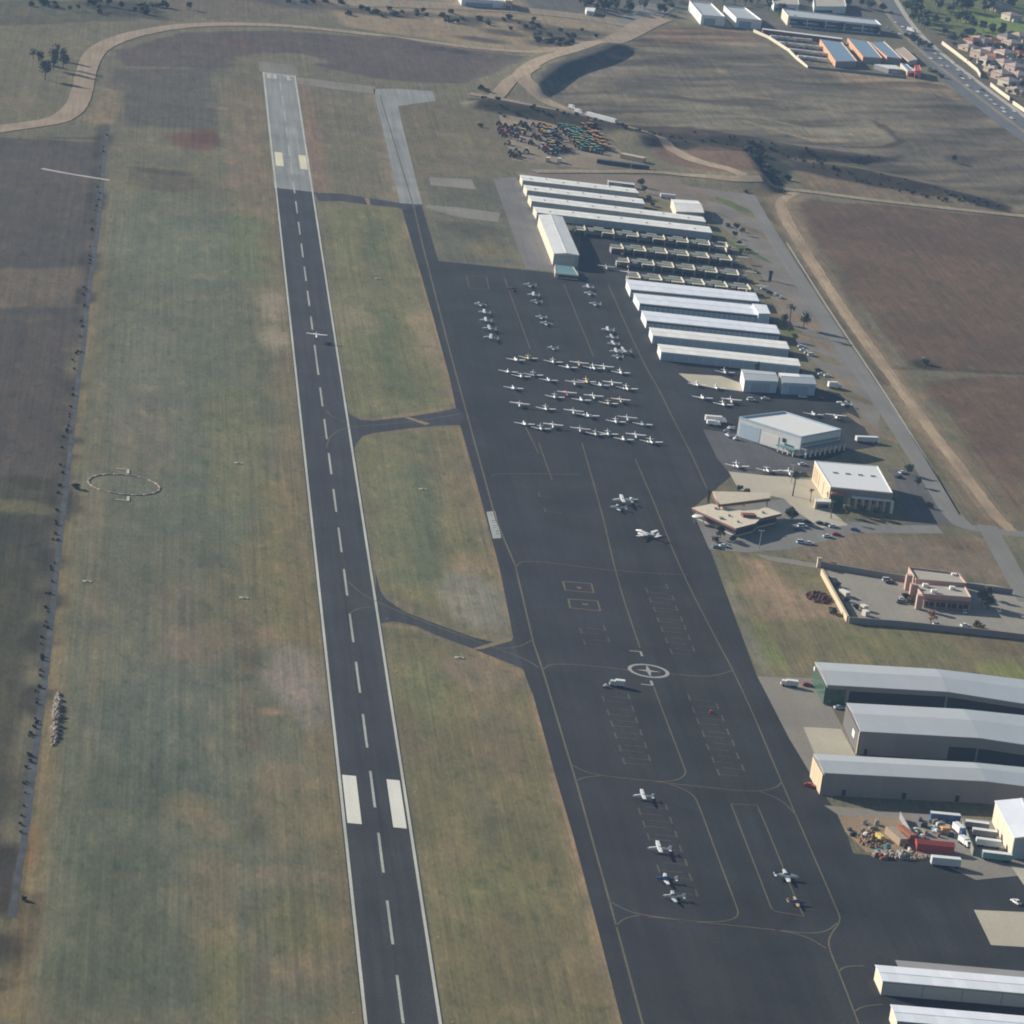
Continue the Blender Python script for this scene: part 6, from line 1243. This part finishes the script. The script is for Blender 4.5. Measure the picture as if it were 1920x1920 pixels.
x, y = px(1540, 749); T = thing("tug", "red tug beside the white box truck", "tug", (x, y, 0), .2); MB().box(-1.3,-.8,.4,1.3,.8,1.1).build("body", M_PRED, T); MB().box(-1.1,-.7,1.11,-.1,.7,1.9).build("seat_box", M_PDARK, T)
for s in (-.85,.85):
    for t in (-.8,.8): MB().tube((s,t-.12,.4),(s,t+.12,.4),.4,n=8).build("wheel", M_RUBBER, T)
kit = zD([(395,380),(430,345),(470,350),(410,420),(450,440),(495,455)])
for i, (u, v) in enumerate(kit):
    x, y = px(u, v, .5); T = thing("equipment_cart", f"silver white equipment cart at the arcade hangar's west corner, {ORD[i]} from the left", "cart", (x, y, 0), i*.7, "equipment carts at the arcade hangar"); MB().box(-1.5,-.7,.45,1.5,.7,1.1).build("body", M_PWHITE if i % 2 else M_STEEL, T); MB().box(-.9,-.55,1.11,.5,.55,1.6+.1*i).build("hood", M_STEEL, T)
    for s in (-1,1): MB().tube((s,-.75,.3),(s,.75,.3),.3,n=8).build("axle", M_RUBBER, T)
for u, v, lb in ((1583,1113,"tall cream tank box against the station's west wall"),(1620,1140,"cream box, upper of two by the south west corner of the station yard"),(1623,1150,"cream box, lower of two by the south west corner of the station yard")):
    x, y = px(u, v, 1); T = thing("storage_box", lb, "box", (x, y, 0), -1.1); MB().box(-2.6 if v < 1120 else -1.4,-1.1,0,2.6 if v < 1120 else 1.4,1.1,2.2).build("body", M_CREAM, T); MB().box(-2.7 if v < 1120 else -1.5,-1.2,2.202,2.7 if v < 1120 else 1.5,1.2,2.35).build("lid", M_TRIM, T)

# runway edge lights and reflectors
for side in (-1, 1):
    for i in range(26):
        y = -640+i*66
        o = MB().tube((0,0,0),(0,0,.3),.14,n=6).tube((0,0,.302),(0,0,.5),.2,.1,n=6).build("edge_light", M_CREAM, None, (0,0,0)); o.location = (side*15.2, y, 0)
        tag(o, f"low pale edge light along the {'west' if side < 0 else 'east'} side of the runway", "edge light", f"edge lights along the {'west' if side < 0 else 'east'} side of the runway")

# ---------------------------------------------------------------- trees and shrubs
def crown(mb, r3, cx, cy, cz, rx, rz, n, leaf):
    lumps = [(r3.uniform(-.55,.55), r3.uniform(-.55,.55), r3.uniform(-.5,.6), r3.uniform(.35,.6)) for _ in range(9)]
    for i in range(n):
        lx, ly, lz, lr = lumps[i % 9]
        while True:
            p = (r3.uniform(-1,1), r3.uniform(-1,1), r3.uniform(-1,1)); d = math.sqrt(p[0]**2+p[1]**2+p[2]**2)
            if .35 < d < 1: break
        x, y, z = cx+(lx+p[0]*lr)*rx, cy+(ly+p[1]*lr)*rx, cz+(lz+p[2]*lr)*rz
        u = Vector((r3.uniform(-1,1), r3.uniform(-1,1), r3.uniform(-1,1))).normalized(); w = u.orthogonal().normalized(); s = leaf*r3.uniform(.6,1.3)
        c = Vector((x, y, max(.15, z))); a, b = u*s, w*s*.7
        mb.add([c-a, c+b*.9, c+a, c-b], [(0,1,2,3)])
TREES = {}
def tree_proto(kind):
    T = thing({"palm":"palm_tree","bush":"shrub","cyp":"cypress_tree"}.get(kind[0], "tree"), None, "tree"); r3 = random.Random(hash(kind[0]) % 100+kind[2])
    k, m, sd = kind; mb = MB()
    if k == "round": crown(mb, r3, 0, 0, 5.2, 3.6, 3.0, 620, .55); MB().tube((0,0,-.3),(0,0,3.4),.32,.2).tube((0,0,2.6),(1.1,.4,4.6),.16,.08).tube((0,0,2.8),(-1,-.6,4.8),.16,.08).build("trunk", M_BARK, T)
    elif k == "tall": crown(mb, r3, 0, 0, 9.0, 4.0, 5.6, 760, .65); MB().tube((0,0,-.3),(0,0,7),.42,.2).tube((0,0,4.6),(1.6,.6,8),.2,.08).tube((0,0,5.2),(-1.5,-.8,9),.2,.08).build("trunk", M_BARK, T)
    elif k == "cyp": crown(mb, r3, 0, 0, 4.6, 1.5, 4.6, 420, .42); MB().tube((0,0,-.3),(0,0,3),.22,.1).build("trunk", M_BARK, T)
    elif k == "bush": crown(mb, r3, 0, 0, 1.0, 1.7, 1.1, 260, .36); MB().tube((0,0,-.2),(0,0,.9),.12,.05).build("trunk", M_BARK, T)
    elif k == "palm":
        MB().tube((0,0,-.2),(.2,0,4),.28,.22).tube((.2,0,3.95),(.3,.1,8.6),.22,.2).build("trunk", M_BARK, T)
        for i in range(26):
            a = i*2.4; e = r3.uniform(-.35,.9); L = r3.uniform(1.7,2.3); pr = None
            for s in range(5):
                t = s/4; c = Vector((.3+math.cos(a)*L*t*math.cos(e*(1-t)), .1+math.sin(a)*L*t*math.cos(e*(1-t)), 8.6+L*t*math.sin(e)*.9-t*t*1.1)); o = Vector((-math.sin(a), math.cos(a), 0))*(.34*(1-t*.75)+.05)
                if pr: mb.add([pr[0]-pr[1], pr[0]+pr[1], c+o, c-o], [(0,1,2,3)])
                pr = (c, o)
    mb.build("crown", m, T)
    return T
def tree(u, v, kind, h, label, group=None, m=None, sd=None):
    m = m or {"round": M_LEAF, "tall": M_LEAFG, "cyp": M_LEAF3, "bush": M_LEAF2, "palm": M_PALM}[kind]; sd = RND.randrange(3) if sd is None else sd
    key = (kind, m, sd)
    if key not in TREES: TREES[key] = tree_proto(key)
    base = {"round": 8.4, "tall": 15, "cyp": 9.2, "bush": 2.2, "palm": 9.4}[kind]
    x, y = px(u, v); z = terr(x, y)
    if z > .5: x, y = px(u, v, z)
    return place(TREES[key], (x, y, terr(x, y)), RND.uniform(0, 6.28), label, group, h/base, "shrub" if kind == "bush" else "tree")
R4 = random.Random(5)
for u, v, h, k, lb in [(84,150,17,'tall',"tallest grey green tree of the clump left of the dirt lane"),(100,132,15,'tall',"grey green tree behind the tallest one left of the dirt lane"),(118,128,14,'tall',"rightmost grey green tree of the clump by the dirt lane"),(104,112,12,'tall',"northern tree of the clump by the dirt lane"),(72,118,9,'round',"small round tree at the left of the clump by the dirt lane"),(62,110,7,'round',"lone dark tree far left of the clump by the dirt lane")]: tree(u, v, k, h, lb)
# airfield and station trees
for a in [(1478,621,'palm',16,"tall palm beside the gravel lot east of the bright hangar rows"),(1506,617,'tall',13,"dark broad tree in the green island beside the gravel lot"),(1417,708,'cyp',9,"narrow cypress in front of the pale square hangar"),(1470,607,'round',6,"low round tree at the west of the green island"),(1488,640,'round',5,"small tree below the green island by the hangar row's end"),
    (1327,944,'cyp',7,"narrow tree at the north west corner of the terminal"),(1483,977,'round',7,"round dark tree at the planter east of the terminal"),(1486,930,'palm',13,"palm on the pale slab north of the terminal"),(1519,942,'palm',7,"small palm beside the lobby"),(1558,972,'palm',9,"palm south of the lobby by the black cars"),
    (1585,968,'round',6,"dark tree at the west end of the cream hangar's south front"),(1612,968,'round',5.5,"dark tree in the middle of the cream hangar's south front"),(1636,970,'round',6,"dark tree at the east of the cream hangar's south front"),(1400,925,'bush',2.6,"dark shrub north of the raised terminal roof"),(1386,924,'round',4,"small dark tree left of the shrub north of the terminal"),
    (1350,1010,'round',6,"tree in the shade under the terminal's south eaves"),(1375,1013,'bush',2.6,"shrub at the terminal's south side"),(1340,1016,'bush',3,"shrub at the south west corner of the terminal"),(1702,890,'round',6,"green tree at the corner of the cream hangar's car park"),(1720,912,'round',5,"small tree on the verge east of the cream hangar"),(1742,952,'bush',3,"shrub on the verge where the road bends"),
    (1696,1122,'bush',2.8,"dark shrub at the west face of the station"),(1712,1130,'bush',2.6,"dark shrub at the south west corner of the station"),(1703,1132,'bush',2.2,"low shrub between two dark shrubs at the station"),(1840,1135,'round',8,"large dark tree east of the station"),(1852,1143,'round',7,"dark tree at the far east of the station lot"),(1849,1122,'round',6,"yellow green tree behind the large dark tree"),
    (1604,1142,'bush',2.4,"yellow green shrub at the west wall of the station yard"),(1570,1100,'bush',2.2,"green shrub at the north of the yard's west wall"),(1588,1128,'bush',2.0,"green shrub half way along the yard's west wall"),(1563,1062,'bush',2.0,"shrub by the gate pier"),(1560,1150,'bush',3,"dark shrub outside the yard's west wall"),(1735,683,'bush',4,"big dark shrub on the boundary of the brown fields"),
    (1380,432,'round',5,"small tree at the kerb, northernmost east of the stepped shelters"),(1391,440,'round',5,"small tree right of the northernmost one at the kerb"),(1377,446,'round',4.5,"small tree at the kerb beside the stepped shelters"),(1386,458,'bush',2.6,"shrub in the green strip beside the stepped shelters"),(1390,472,'bush',2.4,"lower shrub in the green strip beside the stepped shelters"),(1364,425,'bush',2.6,"shrub at the east end of the longest hangar"),
    (1398,358,'bush',2.4,"shrub at the north end of the gravel lot"),(1463,362,'bush',3,"dark shrub on the boundary track"),(1788,305,'round',6,"lone dark tree on the brown hill to the north east"),(1200,350,'round',6,"dark tree at the east end of the northernmost hangar row"),(1208,362,'round',5,"dark tree between the ends of the two northern hangar rows"),(1216,374,'bush',3,"shrub at the end of the third hangar row"),(1222,386,'bush',3,"shrub beside the third hangar row"),
    (143,916,'bush',2.6,"dark shrub between the ditch and the wind circle"),(901,238,'bush',2.8,"dark shrub in the grass west of the machinery yard"),(902,170,'bush',4,"dark shrub at the fork of the dirt tracks"),(912,174,'bush',3.4,"shrub right of the dark one at the fork of the dirt tracks"),(44,1688,'bush',1.6,"small dark shrub at the south end of the ditch")]: tree(*a)
tree(1745, 1169, 'round', 6, "orange leaved tree at the south wall of the station yard", m=M_LEAFO); tree(1832, 1176, 'bush', 3, "yellow shrub at the south wall, left of two", m=M_LEAFY); tree(1840, 1180, 'bush', 2.6, "yellow shrub at the south wall, right of two", m=M_LEAFY)
def belt(pts, n, spread, kinds, hr, label, m=None, zz=0):
    P = smooth_line(pts, 4, 1)
    for i in range(n):
        p = P[min(len(P)-1, int(i/n*len(P)+R4.uniform(0, len(P)/n)))]
        tree(p[0]+R4.uniform(-1,1)*spread[0], p[1]+R4.uniform(-1,1)*spread[1], R4.choice(kinds), R4.uniform(*hr), label, "belt: "+label, m)
belt([(1090,8),(1130,14),(1180,24),(1215,12)], 22, (26,7), ['round','tall'], (8,13), "dark tree in the grove at the end of the pale road")
belt([(1235,22),(1255,14),(1270,6)], 9, (12,8), ['round'], (7,11), "green tree in the grove left of the white warehouses")
belt([(1345,4),(1430,10),(1450,20),(1470,30)], 16, (14,6), ['round','tall'], (8,12), "tree among the lots between warehouses and office block")
belt([(1482,46),(1550,54),(1620,60),(1652,62)], 22, (5,3), ['round'], (6,9), "dark tree in the line along the glass office front")
belt([(1500,2),(1600,12),(1660,30)], 12, (14,6), ['round'], (7,10), "tree behind the glass office block")
belt([(1700,72),(1720,88),(1738,94)], 7, (6,4), ['round'], (5,8), "tree between the storage site and the highway")
belt([(1700,8),(1712,26),(1722,40),(1735,55)], 22, (14,12), ['round','tall'], (9,14), "dark tree on the highway bank at the golf green")
belt([(1760,10),(1810,22),(1850,12),(1900,10)], 30, (30,12), ['round','tall'], (9,15), "dark tall tree in the wood beyond the golf green")
belt([(1768,45),(1800,40),(1830,52),(1880,62),(1905,72)], 15, (18,8), ['round'], (7,11), "round tree dotted on the golf green")
belt([(1775,70),(1800,78),(1840,85),(1880,95),(1910,110)], 36, (18,10), ['round'], (5,9), "garden tree among the northern houses")
belt([(1830,112),(1860,128),(1890,150),(1910,180)], 34, (16,10), ['round'], (4,7), "garden tree among the houses behind the sound walls")
belt([(1742,134),(1755,140),(1764,147)], 6, (3,2), ['bush'], (2.5,4), "shrub at the south corner of the storage site")
belt([(60,6),(150,14),(250,22),(320,12)], 30, (40,10), ['bush','round'], (3,7), "dark scrub at the top left beyond the dirt lane")
belt([(640,22),(760,28),(860,36),(960,44),(1060,62),(1110,66)], 46, (34,9), ['bush'], (2.5,4.5), "dark scrub on the waste ground beyond the dirt lane")
belt([(1000,70),(1040,88),(1075,84)], 16, (22,6), ['bush'], (3,5), "olive scrub in the hollow beside the haul road")
belt([(1395,275),(1420,300),(1455,330),(1470,340)], 26, (16,9), ['bush'], (2.5,4.5), "dark green scrub filling the gully east of the tracks", M_LEAF3)
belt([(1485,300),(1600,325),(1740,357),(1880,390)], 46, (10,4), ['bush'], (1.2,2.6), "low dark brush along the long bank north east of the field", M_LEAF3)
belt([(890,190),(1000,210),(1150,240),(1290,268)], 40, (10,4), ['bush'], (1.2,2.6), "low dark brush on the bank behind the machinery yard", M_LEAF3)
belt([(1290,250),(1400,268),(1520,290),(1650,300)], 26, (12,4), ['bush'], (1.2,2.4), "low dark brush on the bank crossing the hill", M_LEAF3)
belt([(196,255),(186,330),(172,440),(160,545),(150,640),(138,700),(120,860),(103,1010),(86,1160),(62,1360),(36,1560)], 90, (5,20), ['bush'], (.7,1.3), "dark reed clump on the ditch bank", M_LEAF3)
belt([(540,2),(600,6),(650,4)], 10, (20,4), ['bush'], (2.5,4), "scrub at the top edge left of the pale road")
# ---------------------------------------------------------------- daylight and air
SUN_AZ, SUN_EL = math.radians(-31), math.radians(21.5)      # direction the shadows fall, height of the sun
world = bpy.data.worlds.new("World"); scene.world = world; world.use_nodes = True
nt = world.node_tree; sky = nt.nodes.new("ShaderNodeTexSky"); sky.sky_type = 'NISHITA'; sky.sun_disc = False
to_sun = Vector((-math.cos(SUN_AZ), -math.sin(SUN_AZ), math.tan(SUN_EL))).normalized()
sky.sun_elevation = SUN_EL; sky.sun_rotation = math.atan2(to_sun.x, to_sun.y)
sky.air_density = 1.2; sky.dust_density = 1.0
nt.links.new(sky.outputs[0], nt.nodes["Background"].inputs[0]); nt.nodes["Background"].inputs[1].default_value = 0.052
sd = bpy.data.lights.new("sun", 'SUN'); so = bpy.data.objects.new("sun", sd); COL.objects.link(so)
sd.energy = 5.0; sd.angle = math.radians(0.55); sd.color = (1.0, 0.93, 0.83)
so.rotation_euler = to_sun.to_track_quat('Z', 'Y').to_euler()
HAZE = 5.2e-5
hm = bpy.data.materials.new("pale_haze"); hm.use_nodes = True; hn = hm.node_tree
for n in list(hn.nodes): 
    if n.type != 'OUTPUT_MATERIAL': hn.nodes.remove(n)
pv = hn.nodes.new("ShaderNodeVolumePrincipled"); pv.inputs["Color"].default_value = (0.36, 0.60, 1.0, 1); pv.inputs["Density"].default_value = HAZE; pv.inputs["Anisotropy"].default_value = 0.0
hn.links.new(pv.outputs[0], [n for n in hn.nodes if n.type == 'OUTPUT_MATERIAL'][0].inputs["Volume"])
gx0, gx1, gy0, gy1 = XS[0]-5, XS[-1]+5, YS[0]-5, YS[-1]+5
hz = MB().box(gx0, gy0, -1.0, gx1, gy1, 475).build("haze", hm); tag(hz, "thin blue haze over the whole airfield", "haze", kind="stuff")
scene.view_settings.view_transform = 'Standard'; scene.view_settings.look = 'None'; scene.view_settings.exposure = 0.54; scene.view_settings.gamma = 1.0
cy = scene.cycles; cy.volume_bounces = 0; cy.max_bounces = 5; cy.filter_width = 1.9; cy.volume_step_rate = 10
print("GROUND EXTENT", gx0, gx1, gy0, gy1)
print("OBJECTS", len(bpy.data.objects))
for lb, v in LABELS.items():
    if len(v) > 1 and (None in [g for _, g in v] or len({g for _, g in v}) > 1): print("DUPLICATE LABEL", lb, len(v))
    if not 4 <= len(lb.split()) <= 16: print("LABEL LENGTH", len(lb.split()), lb)
for o in scene.objects:
    for k in ("placed",):
        if k in o: del o[k]
